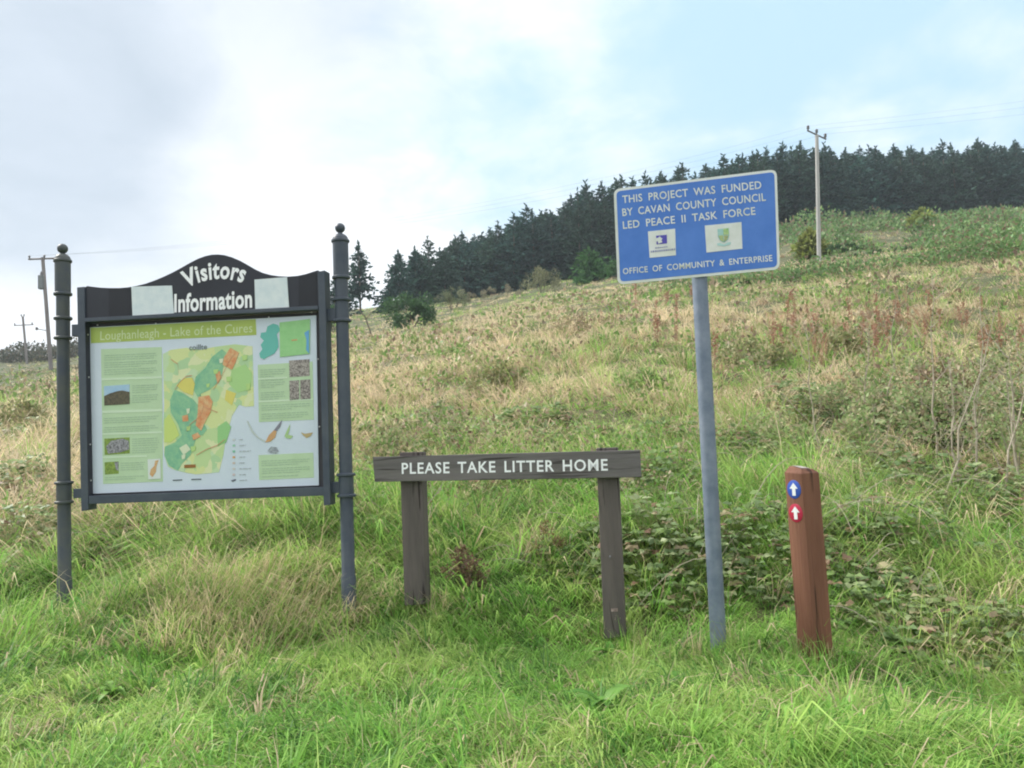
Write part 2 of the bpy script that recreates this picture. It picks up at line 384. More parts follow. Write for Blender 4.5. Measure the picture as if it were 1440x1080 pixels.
def text_mesh(body, bold=0.0, word=1.0, char=1.0):
    cu = bpy.data.curves.new('lettering', 'FONT'); cu.body = body; cu.size = 1; cu.offset = bold; cu.space_word = word; cu.space_character = char
    cu.resolution_u = 3
    o = bpy.data.objects.new('lettering', cu); C.objects.link(o)
    dg = bpy.context.evaluated_depsgraph_get(); me = bpy.data.meshes.new_from_object(o.evaluated_get(dg))
    bpy.data.objects.remove(o); bpy.data.curves.remove(cu)
    v = np.array([p.co[:] for p in me.vertices]); f = [tuple(p.vertices) for p in me.polygons]
    bpy.data.meshes.remove(me); return v, f
def lettering(name, body, pl, bl, br, cap, m_, parent, y, bold=0.0, word=1.0, char=1.0, arc=0.0, capref='H'):
    """baseline from picture point bl to br, capital height cap (picture px), laid on the sign at depth y"""
    v, f = text_mesh(body, bold, word, char)
    cv, _ = text_mesh(capref, bold)
    chh = cv[:, 1].max() - max(cv[:, 1].min(), 0) if capref == 'H' else cv[:, 1].max()
    a = np.array(pl.l(*bl, y)); b = np.array(pl.l(*br, y)); h = np.linalg.norm(np.array(pl.l(bl[0], bl[1] - cap, y)) - a)
    x0, x1 = v[:, 0].min(), v[:, 0].max()
    u = (v[:, 0] - x0) / (x1 - x0); w = v[:, 1] / chh
    e = (b - a); Ln = np.linalg.norm(e); e = e / Ln; nrm = np.array((-e[1], e[0]))
    X = u * Ln; Z = w * h
    if arc:
        Rr = Ln * Ln / (8 * arc); ph = (X - Ln / 2) / Rr
        X, Z = Ln / 2 + (Rr + Z) * np.sin(ph), (Rr + Z) * np.cos(ph) - Rr + arc
    P = a + np.outer(X, e) + np.outer(Z, nrm)
    # one part for each word
    par_ = list(range(len(v)))
    def find(i):
        while par_[i] != i: par_[i] = par_[par_[i]]; i = par_[i]
        return i
    for q in f:
        for i in q[1:]: par_[find(i)] = find(q[0])
    isl = {}
    for i in range(len(v)): isl.setdefault(find(i), []).append(i)
    sp_ = sorted((min(v[i, 0] for i in g_), max(v[i, 0] for i in g_), k) for k, g_ in isl.items())
    wid = {}; cur = 0; hi_ = sp_[0][1]
    gap = .17 * word
    for a0_, a1_, k in sp_:
        if ' ' in body and a0_ - hi_ > gap: cur += 1
        hi_ = max(hi_, a1_); wid[k] = cur
    for w_ in range(cur + 1):
        fs_ = [q for q in f if wid[find(q[0])] == w_]; ids = sorted({i for q in fs_ for i in q}); ix = {i: k for k, i in enumerate(ids)}
        mb = MB(); mb.add([(P[i][0], y, P[i][1]) for i in ids], [tuple(ix[i] for i in q) for q in fs_])
        o = mb.build(name, m_, parent)
        # the letters face the viewer side of the sign
        me = o.data
        if me.polygons and me.polygons[0].normal.y > 0: me.flip_normals()
    if ' ' in body and cur != body.count(' '): print('WORDS', body, cur + 1)
    return o
def patch(name, pl, pts, m_, parent, y0, thick=.0015):
    mb = MB(); mb.prism(pl.poly(pts, y0), y0, y0 + thick); return mb.build(name, m_, parent)
def colm(name, c, r=.5, v=None, s=20): return mat(name, c, r, v, s)

# ================================================================== INFORMATION BOARD
YL, YR = 5.75, 5.42
BL, BR = at(91, 852, YL), at(491, 852, YR); TL, TR = at(88, 345, YL), at(478, 318, YR)
PB = Plane((BL + BR) / 2, (BR + TR) - (BL + TL), (TL - BL) + (TR - BR))
board = empty('information_board', mat=PB.M, label='large dark framed visitor information board with a map, hung between two round pillars', cat='information board')
def pillar(base, top, ys, m_):
    """ys: picture rows of the rings and joints"""
    b = PB.l(*base); t = PB.l(*top); B = Vector((b[0], 0, b[1])); T = Vector((t[0], 0, t[1]))
    ax = (T - B).normalized(); Ln = (T - B).length
    f = lambda py: (base[1] - py) / (base[1] - top[1]) * Ln
    r = .0435
    body = MB(); prof = [(-.35, r * 1.12), (f(ys['foot']), r * 1.12), (f(ys['foot']) + .01, r)]
    prof += [(f(ys['lo2']), r), (f(ys['lo2']), r * 1.14), (f(ys['lo1']), r * 1.14), (f(ys['lo1']), r), (f(ys['up4']), r * .96)]
    prof += [(f(ys['up4']), r * 1.06), (f(ys['up3']), r * 1.06), (f(ys['up3']), r * 1.02), (f(ys['up2']), r * 1.02), (f(ys['up2']), r * 1.2), (f(ys['up1']), r * 1.2)]
    body.lathe(B, ax, prof, 28); pb = body.build('pillar', m_, board)
    for k in ('lo2', 'lo1', 'up4', 'up3', 'up2', 'up1'):
        h = f(ys[k]); rb = MB(); R2 = r * (1.40 if k[0] == 'u' else 1.42)
        rb.lathe(B, ax, [(h - .010, r * .9), (h - .010, R2 * .93), (h - .006, R2), (h + .006, R2), (h + .010, R2 * .93), (h + .010, r * .9)], 28)
        rb.build('collar', m_, pb)
    fin = MB(); h1 = f(ys['up1']) + .010; h2 = f(ys['neck']); hb = f(ys['ball']); rb_ = ys['br']
    pr = [(h1, r * 1.22)]
    for q in range(1, 7):
        a = q / 6 * math.pi / 2; pr.append((h1 + (h2 - h1) * math.sin(a), max(r * 1.22 * math.cos(a), r * .36)))
    a0 = math.acos(max(-1, min(1, (hb - h2) / rb_))) if abs(hb - h2) < rb_ else .3
    for q in range(0, 11):
        a = math.pi - .45 - (math.pi - .45 - .02) * q / 10; pr.append((hb + math.cos(a) * rb_, max(math.sin(a) * rb_, .001)))
    fin.lathe(B, ax, pr, 28); fin.build('finial', m_, pb)
    return B, ax, f
pillar((91, 852), (88, 343), dict(foot=815, lo2=710, lo1=683, up4=479, up3=451, up2=416, up1=368, neck=357, ball=350, br=.036), M_IRONG)
pillar((491, 850), (478, 314), dict(foot=812, lo2=701, lo1=672, up4=455, up3=425, up2=393, up1=340, neck=329, ball=321, br=.034), M_IRON)
# case: depths in metres, front of the frame at y = -0.06
FY, BY = -.062, .030
def member(name, pts, y0, y1, m_=M_IRON, parent=None, bevel=.003):
    mb = MB(); mb.prism(PB.poly(pts, FY), y0, y1); return mb.build(name, m_, parent or board, bevel)
member('side_post', [(108, 404), (118.5, 403), (124, 717), (114, 719)], FY, BY)
member('side_post', [(446.5, 382), (456.5, 380), (464.5, 710), (455, 711)], FY, BY)
member('bottom_rail', [(124.2, 697.5), (454.6, 685), (454.9, 697), (124.3, 709)], FY + .003, BY - .003)
member('middle_rail', [(118.9, 447.5), (447.6, 430), (447.8, 435.5), (119.0, 453)], FY - .008, BY - .003)
hp = [(118.8, 402.5), (121, 401.5), (128, 402.6), (140, 403.9), (152, 404.4), (166, 404.4), (178, 403.4), (190, 401.4), (203, 398.2), (216, 393.6), (229, 388.2), (242, 382), (254, 375.4), (266, 368.6), (277, 363), (287, 359.4), (296, 357.4), (305, 357), (314, 358), (324, 360.8), (335, 365.4), (346, 371.6), (357, 378), (368, 383), (379, 386), (391, 387.8), (404, 388.2), (417, 387.2), (429, 384.6), (440, 381), (446.3, 379.2), (447.4, 430.4), (118.9, 447.8)]
header = member('header_board', hp, FY + .012, FY + .040, M_HEAD)
patch('painted_over_panel', PB, [(153, 406.5), (184, 405), (184.5, 443.2), (153, 444.8)], M_HEADP, header, FY + .0105)
patch('painted_over_panel', PB, [(420, 389), (445, 383.5), (446.3, 429), (420, 430.6)], M_HEADP, header, FY + .0105)
lettering('lettering', 'Visitors', PB, (261.5, 404.8), (342.5, 397.2), 24.5, M_LETTER, header, FY + .009, bold=.030, char=1.10, arc=.046)
lettering('lettering', 'Information', PB, (245.0, 438.5), (354.5, 431.5), 25.0, M_LETTER, header, FY + .009, bold=.030, char=1.04)
patch('paper_notice', PB, [(184.6, 403.2), (241.5, 401.5), (244.2, 441.5), (186.3, 444.6)], M_PAPER, header, FY + .004, .006)
patch('paper_notice', PB, [(357.8, 393.2), (403.4, 389.5), (406.2, 432), (359, 436.4)], M_PAPER, header, FY + .004, .006)
# brackets that tie the case to the pillars
for pts in ([(95, 455), (111, 454.5), (111, 471), (95, 472)], [(97, 688), (113, 687.3), (113, 700.5), (97, 701.5)],
            [(454, 433), (473, 431), (473.5, 449), (454.5, 451)], [(462, 678.5), (482, 676.8), (482, 693), (462.3, 694.8)]):
    member('bracket', pts, -.022, .022)
mb = MB(); mb.prism(PB.poly([(118.9, 456), (447.6, 439), (455, 686), (124, 698)], .0), -.004, .020)
back = mb.build('case_back', mat('case_dark', (.035, .036, .045), .6, (.05, .05, .06), 6), board)
mb = MB(); mb.prism(PB.poly([(118.6, 457), (119.5, 457), (124.3, 696), (123.4, 696)], FY), FY + .004, -.0135); lin = mb.build('inner_wall_strip', mat('inner_wall_dark', (.022, .024, .034), .5, (.032, .034, .045), 9), board)  # darker strip laid over the inner wall of the left side post
for py in (470, 530, 625, 676):
    p = PB.l(119.6 + (py - 457) * .0201, py, FY); q = MB(); q.lathe((p[0] + .001, -.036, p[1]), (1, 0, 0), [(0, .006), (.003, .006), (.004, .003)], 8); q.build('screw', M_SCREW, lin)
# screws on the dark strip round the panel
for (sx, sy) in [(137, 457), (219, 455), (302, 452), (378, 446), (438, 439), (122, 530), (122.5, 625), (447.3, 505), (449, 600), (162, 700), (383, 690)]:
    p = PB.l(sx, sy, -.006); sb = MB(); q = MB(); q.lathe((p[0], -.004, p[1]), (0, -1, 0), [(0, .0055), (.003, .0055), (.005, .003)], 10); q.build('screw', M_SCREW, back)
# --- printed panel
py0 = -.012
mb = MB(); mb.prism(PB.poly([(126.5, 460.5), (444.5, 443.5), (448.3, 682.5), (129.5, 694.2)], py0), py0, -.0045); panel = mb.build('display_panel', M_PANEL, board)
def art(name, pts, m_, lev=1, par=None): return patch(name, PB, pts, m_, par or panel, py0 - .0016 * lev, .0012)
G_STRIP = colm('strip_green', (.42, .53, .12), .4, (.36, .47, .10), 5)
G_PALE = colm('pale_green', (.50, .66, .44), .4, (.46, .62, .39), 6)
G_PALE2 = colm('paler_green', (.60, .74, .55), .4)
G_TXT = colm('faint_print', (.37, .51, .36), .5)
art('title_strip', [(127.2, 461), (359.5, 448.8), (360.6, 471), (127.8, 482.6)], G_STRIP)
lettering('title_lettering', 'Loughanleagh - Lake of the Cures', PB, (141, 478.4), (355, 467.2), 12.5, colm('title_cream', (.60, .70, .40), .5), panel, py0 - .0032, bold=.004, char=1.02)
art('text_column', [(142, 491), (227.5, 488), (229, 677), (145, 680.5)], G_PALE)
art('text_column', [(362.5, 513), (439.5, 508.5), (441.3, 590), (364.2, 593.5)], G_PALE)
art('text_column', [(363.5, 640), (440.5, 636.5), (441.5, 671.5), (364.6, 675)], G_PALE)
def lines(x0, x1, yb, n, step, slope, lev=2, m_=G_TXT, th=1.15, name='text_lines', seed=1):
    """rows of print too small to read: dashes word by word"""
    rnd = random.Random(seed * 31 + int(x0 * 7 + yb)); mb = MB()
    for k in range(n):
        y = yb + k * step; x = x0; xe = x1 - (rnd.random() * .5 * (x1 - x0) if k == n - 1 else rnd.random() * 4)
        while x < xe:
            w = min(rnd.uniform(2.2, 7.5), xe - x)
            if w > 1: 
                d = lambda xx: y + slope * (xx - x0)
                mb.prism(PB.poly([(x, d(x)), (x + w, d(x + w)), (x + w, d(x + w) + th), (x, d(x) + th)], py0), py0 - .0016 * lev, py0 - .0016 * lev + .0012)
            x += w + 1.3
    mb.build(name, m_, panel)
for (x0, x1, yb, n) in ((147, 222, 499.5, 3), (147, 222, 510, 3), (147, 222, 520, 3), (186, 223, 542, 4), (186, 223, 556, 4), (147, 223, 588, 3), (147, 223, 601, 3), (186, 224, 617, 4), (186, 224, 630, 3), (170, 205, 651, 4), (148, 205, 671, 2)):
    lines(x0, x1, yb, n, 3.1, -.045)
for (x0, x1, yb, n) in ((366, 402, 520, 4), (367, 402, 535, 4), (367, 402, 552, 4), (368, 436, 570, 3), (368, 436, 582, 3), (368, 436, 648, 3), (369, 437, 659, 3), (369, 420, 670, 1)):
    lines(x0, x1, yb, n, 3.1, -.05)
for q in ([(143, 532), (228, 529), (228, 532), (143, 535)], [(143.6, 577.5), (228.3, 575), (228.3, 578.5), (143.6, 581)], [(144, 609), (228.5, 606.5), (228.5, 609), (144, 611.5)], [(144, 642), (207, 640), (207, 642.5), (144, 644.5)],
          [(363, 532), (404, 530), (404, 532), (363, 534)], [(363.5, 563.5), (441, 560), (441, 562.5), (363.5, 566)]):
    art('divider', q, G_PALE2, 2)
# printed pictures
def picture(q, base, tops):
    o = art('photo', q, base, 2)
    for pts, m_ in tops: patch('photo_subject', PB, pts, m_, panel, py0 - .0048, .0012)
    return o
C_DK = colm('print_dark', (.055, .05, .04), .5, (.16, .14, .08), 60); C_SKY = colm('print_sky', (.30, .50, .70), .5, (.42, .58, .72), 8)
C_GRY = colm('print_stone', (.10, .10, .11), .5, (.42, .42, .45), 70); C_GRN = colm('print_grass', (.12, .2, .04), .5, (.3, .42, .08), 60)
C_HEA = colm('print_heather', (.09, .075, .075), .5, (.50, .46, .42), 90)
picture([(146, 543), (182, 540.5), (182.3, 568), (146.6, 570.2)], C_SKY, [([(146.3, 557), (155, 553), (165, 550), (172, 549), (182, 551), (182.3, 568), (146.6, 570.2)], C_DK)])
picture([(146.6, 616.8), (182, 615), (182.4, 637.5), (147.2, 639.8)], C_GRN, [([(149, 628), (156, 620), (172, 616.5), (181, 620), (181.5, 632), (170, 636), (152, 638)], C_GRY)])
picture([(147, 650), (166.5, 648.8), (166.8, 666), (147.6, 667.4)], C_GRN, [([(161, 650), (166.3, 649.5), (166.6, 662), (163, 660)], C_GRY)])
picture([(406.5, 507), (435, 505), (435.4, 528.5), (407, 530.5)], C_HEA, [])
picture([(406.8, 535.5), (420.4, 534.6), (420.8, 562), (407.4, 563)], C_HEA, [])
picture([(422, 534.4), (436, 533.4), (436.8, 561), (422.4, 562)], C_HEA, [])
# inset map of the trail
ins = art('inset_map', [(207.5, 646), (225.5, 645), (226, 673), (208.5, 674)], colm('inset_white', (.66, .72, .70), .5), 3)
patch('inset_route', PB, [(214, 671), (210.5, 667), (212, 660), (217, 655), (218, 648), (223, 647), (220, 656), (219, 664)], colm('inset_orange', (.62, .30, .12), .5, (.6, .45, .25), 60), panel, py0 - .0064, .0012)
# main map: patchwork printed fields
M_MAP = bpy.data.materials.new('printed_fields'); M_MAP.use_nodes = True; t = M_MAP.node_tree; b = t.nodes['Principled BSDF']; b.inputs['Roughness'].default_value = .4
co = t.nodes.new('ShaderNodeTexCoord'); vo = t.nodes.new('ShaderNodeTexVoronoi'); vo.inputs['Scale'].default_value = 13
nz = t.nodes.new('ShaderNodeTexNoise'); nz.inputs['Scale'].default_value = 7; nz.inputs['Detail'].default_value = 3; t.links.new(co.outputs['Object'], nz.inputs[0])
ad = t.nodes.new('ShaderNodeMix'); ad.data_type = 'RGBA'; ad.blend_type = 'LINEAR_LIGHT'; ad.inputs[0].default_value = .10; t.links.new(co.outputs['Object'], ad.inputs[6]); t.links.new(nz.outputs['Color'], ad.inputs[7]); t.links.new(ad.outputs[2], vo.inputs[0])
rp = t.nodes.new('ShaderNodeValToRGB'); rp.color_ramp.interpolation = 'CONSTANT'
for i, (p, c) in enumerate(((0, (.50, .66, .32)), (.3, (.63, .70, .32)), (.5, (.42, .62, .34)), (.66, (.67, .72, .42)), (.85, (.52, .68, .42)))):
    e = rp.color_ramp.elements[i] if i < 2 else rp.color_ramp.elements.new(p); e.position = p; e.color = (*c, 1)
sp = t.nodes.new('ShaderNodeSeparateColor'); t.links.new(vo.outputs['Color'], sp.inputs[0]); t.links.new(sp.outputs[0], rp.inputs[0]); t.links.new(rp.outputs[0], b.inputs['Base Color'])
art('trail_map', [(229, 498), (240, 492), (262, 489), (283, 492), (300, 488), (330, 484), (355, 487), (356.5, 545), (357, 571), (345, 572), (336, 569), (326, 585), (322, 600), (318, 612), (314, 640), (308, 664), (290, 666), (275, 667), (258, 664), (246, 661), (236, 656), (231, 640), (229, 605), (231, 570)], M_MAP, 1)
MG = colm('map_forest', (.18, .44, .29), .5, (.30, .56, .32), 22); MO = colm('map_orange', (.64, .24, .10), .5, (.70, .46, .24), 34); MY = colm('map_yellow', (.68, .62, .16), .5); MP = colm('map_pale', (.66, .72, .52), .5)
art('forest_area', [(298, 502), (312, 491), (323, 500), (314, 514), (312, 528), (304, 540), (295, 548), (282, 554), (279, 566), (286, 572), (272, 548), (275, 530), (288, 518)], MG, 2)
art('forest_area', [(246, 548), (258, 553), (272, 562), (280, 572), (284, 590), (291, 604), (285, 612), (277, 612), (268, 640), (256, 652), (250, 662), (238, 655), (231, 640), (232, 628), (246, 622), (256, 612), (250, 596), (240, 580), (239, 562)], MG, 2)
art('forest_area', [(306, 600), (318, 592), (325, 600), (318, 622), (306, 628)], colm('map_meadow', (.30, .58, .24), .5), 2)
art('forest_area', [(326, 520), (345, 512), (354, 525), (352, 548), (334, 552), (322, 540)], colm('map_meadow_pale', (.40, .64, .26), .5), 2)
art('trail_area', [(324, 489), (336, 496), (331, 510), (326, 520), (313, 513), (315, 502)], MO, 3)
art('trail_area', [(279, 558), (294, 556), (299, 565), (296, 580), (288, 594), (283, 606), (275, 598), (278, 580)], MO, 3)
art('trail_area', [(303, 527), (309, 521), (311, 532), (306, 540)], MO, 3)
art('trail_area', [(252, 630), (262, 624), (268, 632), (258, 640)], MP, 3); art('trail_area', [(256, 585), (264, 583), (265, 592), (257, 593)], MO, 3)
art('trail_area', [(270, 612), (278, 608), (282, 614), (272, 619)], MO, 3)
art('field', [(248, 542), (258, 532), (270, 531), (274, 540), (271, 556), (258, 551)], MY, 3); art('field', [(318, 548), (332, 553), (326, 570), (316, 562)], MY, 2)
art('field', [(231, 590), (238, 582), (247, 598), (252, 612), (240, 622), (231, 622)], colm('map_lime', (.56, .68, .20), .5), 2)
M_ROUTE = colm('map_route_red', (.60, .30, .18), .5)
for pts in ([(246, 548), (252, 538), (262, 529), (270, 528)], [(286, 572), (296, 576), (306, 580)], [(262, 606), (268, 596), (276, 590), (284, 580), (287, 566)], [(300, 548), (306, 538), (314, 524), (322, 508), (329, 498)], [(276, 640), (290, 632), (306, 626), (316, 618)], [(240, 505), (250, 512), (251, 524)]):
    mb = MB()
    for (xa, ya), (xb, yb_) in zip(pts, pts[1:]):
        mb.prism(PB.poly([(xa, ya - .5), (xb, yb_ - .5), (xb, yb_ + .5), (xa, ya + .5)], py0 - .0064), py0 - .0064, py0 - .0052)
    mb.build('trail_route', M_ROUTE, panel)
for (qx, qy, w_, h_) in ((300, 520, 7, 5), (262, 575, 5, 6), (318, 530, 8, 6), (262, 600, 6, 5), (290, 540, 5, 4), (268, 628, 7, 6), (255, 640, 6, 5), (308, 505, 6, 5), (340, 500, 8, 6), (346, 540, 6, 8)):
    art('field', [(qx, qy), (qx + w_, qy - 1), (qx + w_ - 1, qy + h_), (qx + 1, qy + h_ + 1)], MP if (qx + qy) % 2 else colm('map_lime_patch', (.46, .66, .24), .5), 4)
art('map_label', [(259, 653.6), (275, 653), (275, 657.6), (259, 658.2)], colm('map_label_brown', (.30, .14, .04), .5), 3)
lettering('map_lettering', 'coillte', PB, (266, 492.5), (291, 491), 7.5, colm('grey_print', (.16, .20, .20), .5), panel, py0 - .0048, bold=.01)
# island outline and county map
art('island_map', [(366, 503), (364.6, 497), (369, 491), (366.5, 485), (371, 479), (366, 474), (367, 468), (374, 467), (376, 459), (384, 455), (391, 457), (394, 464), (389, 470), (391, 478), (391.5, 488), (386, 497), (376, 502), (371, 505)], colm('map_teal', (.14, .48, .42), .5), 2)
cty = art('county_map', [(393, 453.5), (436, 448.5), (435.5, 497.5), (393.6, 502)], colm('county_green', (.28, .58, .24), .5, (.33, .62, .28), 30), 3)
art('county_map', [(428, 468), (434.4, 464), (434.6, 497), (430.5, 492), (431, 478)], colm('sea_blue', (.14, .38, .66), .5), 4)
art('map_label', [(410, 477.8), (418, 477), (418, 478.6), (410, 479.4)], MO, 4)
# bird, egg, sprig, insect
art('bird_drawing', [(373, 622), (378, 612), (385, 605), (389, 606), (387, 615), (380, 621)], colm('bird_orange', (.58, .34, .16), .5), 2)
art('bird_drawing', [(385, 605), (392, 596), (397, 590), (394, 600), (389, 606.5)], colm('bird_grey', (.22, .22, .27), .5), 2)
art('stem_drawing', [(347, 592), (349, 592), (356, 606), (364, 615), (374, 620), (373, 622), (362, 616), (354, 608)], colm('stem_grey', (.50, .56, .54), .5), 2)
art('egg_drawing', [(376, 634), (381, 628), (389, 629), (392, 635), (388, 638), (380, 637)], colm('egg', (.42, .48, .52), .5, (.2, .22, .25), 80), 2)
art('sprig_drawing', [(400, 613), (404, 604), (408, 596), (407, 605), (405, 611), (412, 613), (409, 617), (402, 616)], colm('sprig', (.38, .56, .26), .5), 2)
art('insect_drawing', [(423, 608), (429, 610), (434, 609), (440, 608), (437, 613), (431, 616), (427, 613)], colm('insect', (.46, .36, .18), .5), 2)
C_LG = colm('legend_print', (.42, .47, .50), .5)
for k in range(8):
    y = 617 + k * 8.2; c = [(.60, .64, .66), (.30, .58, .42), (.22, .55, .38), (.66, .36, .14), (.6, .5, .45), (.62, .6, .55), (.6, .5, .5), (.12, .13, .18)][k]
    art('legend_symbol', [(327, y), (330.5, y - .2), (330.5, y + 2.6), (327, y + 2.8)] if k < 7 else [(325, y + 1), (331.5, y - 1), (331.5, y + 1.5), (326, y + 3)], colm('legend_%d' % k, c, .5), 2)
    lines(337, 346 + (k * 37 % 11), y + .6, 1, 3, -.04, m_=C_LG, th=1.3)
art('scale_bar', [(243, 674.6), (256, 674), (256, 675.6), (243, 676.2)], colm('scale_dark', (.10, .12, .14), .5), 2)
art('scale_bar', [(269, 673.6), (283, 673), (283, 674.6), (269, 675.2)], colm('scale_dark_b', (.10, .12, .14), .5), 2)

# ================================================================== BLUE SIGN
YS = 4.55
sp0 = at(1012, 903, 4.50); sp1 = at(985, 385, 4.50)
cl, cr = at(866, 332, YS + .075), at(1094, 308.5, YS - .075)
axis = (sp1 - sp0).normalized()
PS = Plane((cl + cr) / 2, cr - cl, axis + Vector((.0, .0, .0)))
# sign sheet is tilted a little on its pole, as its own top edge shows
ex = (cr - cl).normalized(); ez = (axis - ex * axis.dot(ex)).normalized()
PS = Plane((cl + cr) / 2, ex, ez)
ss = empty('funding_sign', mat=PS.M, label='blue rectangular sign with white lettering and border on a tall grey steel pole', cat='sign')
def inv(p): q = PS.M.inverted() @ p; return q
def rrect(pts, r, k=6):
    """rounded corners on a quad of local points"""
    out = []; n = len(pts)
    for i in range(n):
        p = Vector(pts[i]); a = (Vector(pts[i - 1]) - p).normalized(); b = (Vector(pts[(i + 1) % n]) - p).normalized()
        p0 = p + a * r; p1 = p + b * r
        for j in range(k + 1):
            t = j / k; out.append(tuple(p0 * (1 - t) ** 2 + p * 2 * t * (1 - t) + p1 * t * t))
    return out
sq = PS.poly([(862.8, 266), (1092.2, 237.8), (1096.8, 378.6), (868.5, 400.2)])
mb = MB(); mb.prism(rrect(sq, .04), .0, .006); plate = mb.build('sign_plate', M_SIGNW, ss)
bq = PS.poly([(866.8, 269.2), (1088.8, 241.9), (1092.9, 375.2), (872.2, 396.2)])
mb = MB(); mb.prism(rrect(bq, .026), -.0015, -.0004); mb.build('blue_face', M_BLUE, plate)
LY = -.003
for body, a, b_, cp in (('THIS PROJECT WAS FUNDED', (875.5, 285.6), (1071.0, 265.0), 10.4), ('BY CAVAN COUNTY COUNCIL', (875.5, 303.8), (1077.2, 282.0), 10.4),
                        ('LED PEACE II TASK FORCE', (876.3, 321.8), (1062.6, 301.6), 10.4), ('OFFICE OF COMMUNITY & ENTERPRISE', (876.2, 385.6), (1086.4, 366.9), 8.2)):
    lettering('lettering', body, PS, a, b_, cp, M_SIGNW, plate, LY, bold=.012, word=1.9, char=1.06)
def sart(name, z7, m_, y, par): return patch(name, PS, [(850 + a / 5.4, 220 + b / 5.4) for a, b in z7], m_, par, y, .0012)
lg1 = sart('logo_panel', [(330, 570), (537, 548), (543, 750), (343, 770)], M_SIGNW, -.003, plate)
C_PUR = colm('logo_indigo', (.07, .06, .38), .5, (.10, .09, .45), 30)
sart('emblem', [(392, 602), (474, 594), (476, 660), (396, 668)], C_PUR, -.0046, plate)
sart('emblem_bird', [(390, 622), (408, 617), (420, 606), (428, 616), (442, 624), (432, 634), (440, 652), (424, 656), (410, 664), (404, 640), (398, 648), (392, 640)], M_SIGNW, -.0062, plate)
for k, (y, x0, x1) in enumerate(((692, 385, 478), (718, 352, 528))):
    x = x0; rnd = random.Random(k)
    mb = MB()
    while x < x1:
        w = rnd.uniform(7, 15); sl = lambda xx: y - (xx - x0) * .105
        mb.prism(PS.poly([(850 + a / 5.4, 220 + b / 5.4) for a, b in ((x, sl(x)), (x + w, sl(x + w)), (x + w, sl(x + w) + (9 if k == 0 else 13)), (x, sl(x) + (9 if k == 0 else 13)))]), -.0046, -.0034); x += w + 5
    mb.build('caption', colm('caption_%d' % k, (.25, .27, .45), .5), plate)
sart('logo_panel', [(762, 525), (1040, 498), (1048, 700), (775, 730)], M_SIGNW, -.003, plate)
sart('crest', [(858, 552), (945, 542), (948, 600), (938, 632), (908, 655), (876, 638), (862, 608)], colm('crest_teal', (.26, .52, .50), .5, (.40, .60, .56), 40), -.0046, plate)
sart('crest_quarter', [(902, 548), (942, 544), (945, 592), (904, 596)], colm('crest_green', (.22, .45, .16), .5, (.5, .6, .3), 60), -.0062, plate)
sart('crest_quarter', [(866, 602), (900, 598), (906, 648), (880, 634)], colm('crest_gold', (.50, .52, .20), .5, (.3, .45, .25), 60), -.0062, plate)
sart('crest_quarter', [(906, 602), (942, 598), (934, 628), (910, 648)], colm('crest_dark', (.10, .20, .12), .5, (.55, .55, .25), 60), -.0062, plate)
sart('crest_ribbon', [(856, 660), (880, 656), (908, 668), (936, 652), (960, 650), (958, 668), (908, 682), (858, 676)], colm('ribbon_teal', (.40, .62, .60), .5), -.0046, plate)
a0 = inv(sp0); a1 = inv(sp1); dirl = (a1 - a0).normalized()
top = a1 + dirl * .42
off = Vector((0, .052 - a1.y, 0))
mb = MB(); mb.lathe(a0 + off - dirl * .4, dirl, [(0, .044), ((top - a0).length + .4, .0425), ((top - a0).length + .405, .036)], 28); mb.build('pole', M_ZINC, ss)
for py in (288, 362):
    c = PS.l(978, py); mb = MB()
    mb.box(c[0] - .07, c[0] + .07, .0065, .016, c[1] - .018, c[1] + .018); mb.box(c[0] - .07, c[0] - .055, .016, .07, c[1] - .018, c[1] + .018); mb.box(c[0] + .055, c[0] + .07, .016, .07, c[1] - .018, c[1] + .018)
    mb.build('clamp', M_STEEL, ss, .002)

# ================================================================== LITTER SIGN
la, lb = at(525, 660, 5.22), at(901, 651.5, 4.92)
PL = Plane((la + lb) / 2, lb - la, Vector((-.015, 0, 1)))
ls = empty('litter_sign', mat=PL.M, label='low dark brown wooden litter sign, a lettered plank on two square posts', cat='sign')
mb = MB(); mb.prism(PL.poly([(523.7, 642.6), (900, 632.6), (902, 671.2), (526.7, 677.8)]), 0, .042); lp = mb.build('plank', M_DARKWOODH, ls, .004)
lettering('lettering', 'PLEASE TAKE LITTER HOME', PL, (565, 666.2), (854.8, 661.4), 15.2, M_LETTER, lp, -.0015, bold=.017, word=1.55, char=1.12)
for (tl, tr, br_, bl_, dp) in (((561.5, 636.2), (592.5, 635.4), (599.2, 850), (568.5, 852), .11), ((838, 630), (868, 629), (880, 896), (849.5, 899), .11)):
    q = PL.poly([tl, tr, br_, bl_], .0425); mb = MB(); mb.prism(q, .0435, .0435 + dp); 
    o = mb.build('post', M_DARKWOOD, ls, .006)
pn = PL.l(864, 857, .043); mb = MB(); mb.box(pn[0] - .02, pn[0] + .02, .0405, .0433, pn[1] - .012, pn[1] + .006); mb.build('bare_knot', colm('bare_wood', (.42, .33, .30), .8, (.2, .15, .13), 60), ls)
pn = PL.l(858, 782, .043); mb = MB(); mb.tube([(pn[0], .044, pn[1]), (pn[0], .010, pn[1] - .004)], .006); mb.build('nail', M_STEEL, ls)

# ================================================================== WAYMARK POST
w0, w1 = at(1146, 908, 4.42), at(1127, 663, 4.42)
ax = (w1 - w0).normalized(); tilt = Vector((0, 0, 1)).rotation_difference(ax).to_matrix().to_4x4()
Mw = Matrix.Translation(w0) @ tilt @ Matrix.Rotation(rad(25.5), 4, 'Z')
wp = empty('waymark_post', mat=Mw, label='leaning reddish brown square timber post with a blue and a red arrow disc', cat='waymark post')
s_ = .127; Hh = (w1 - w0).length
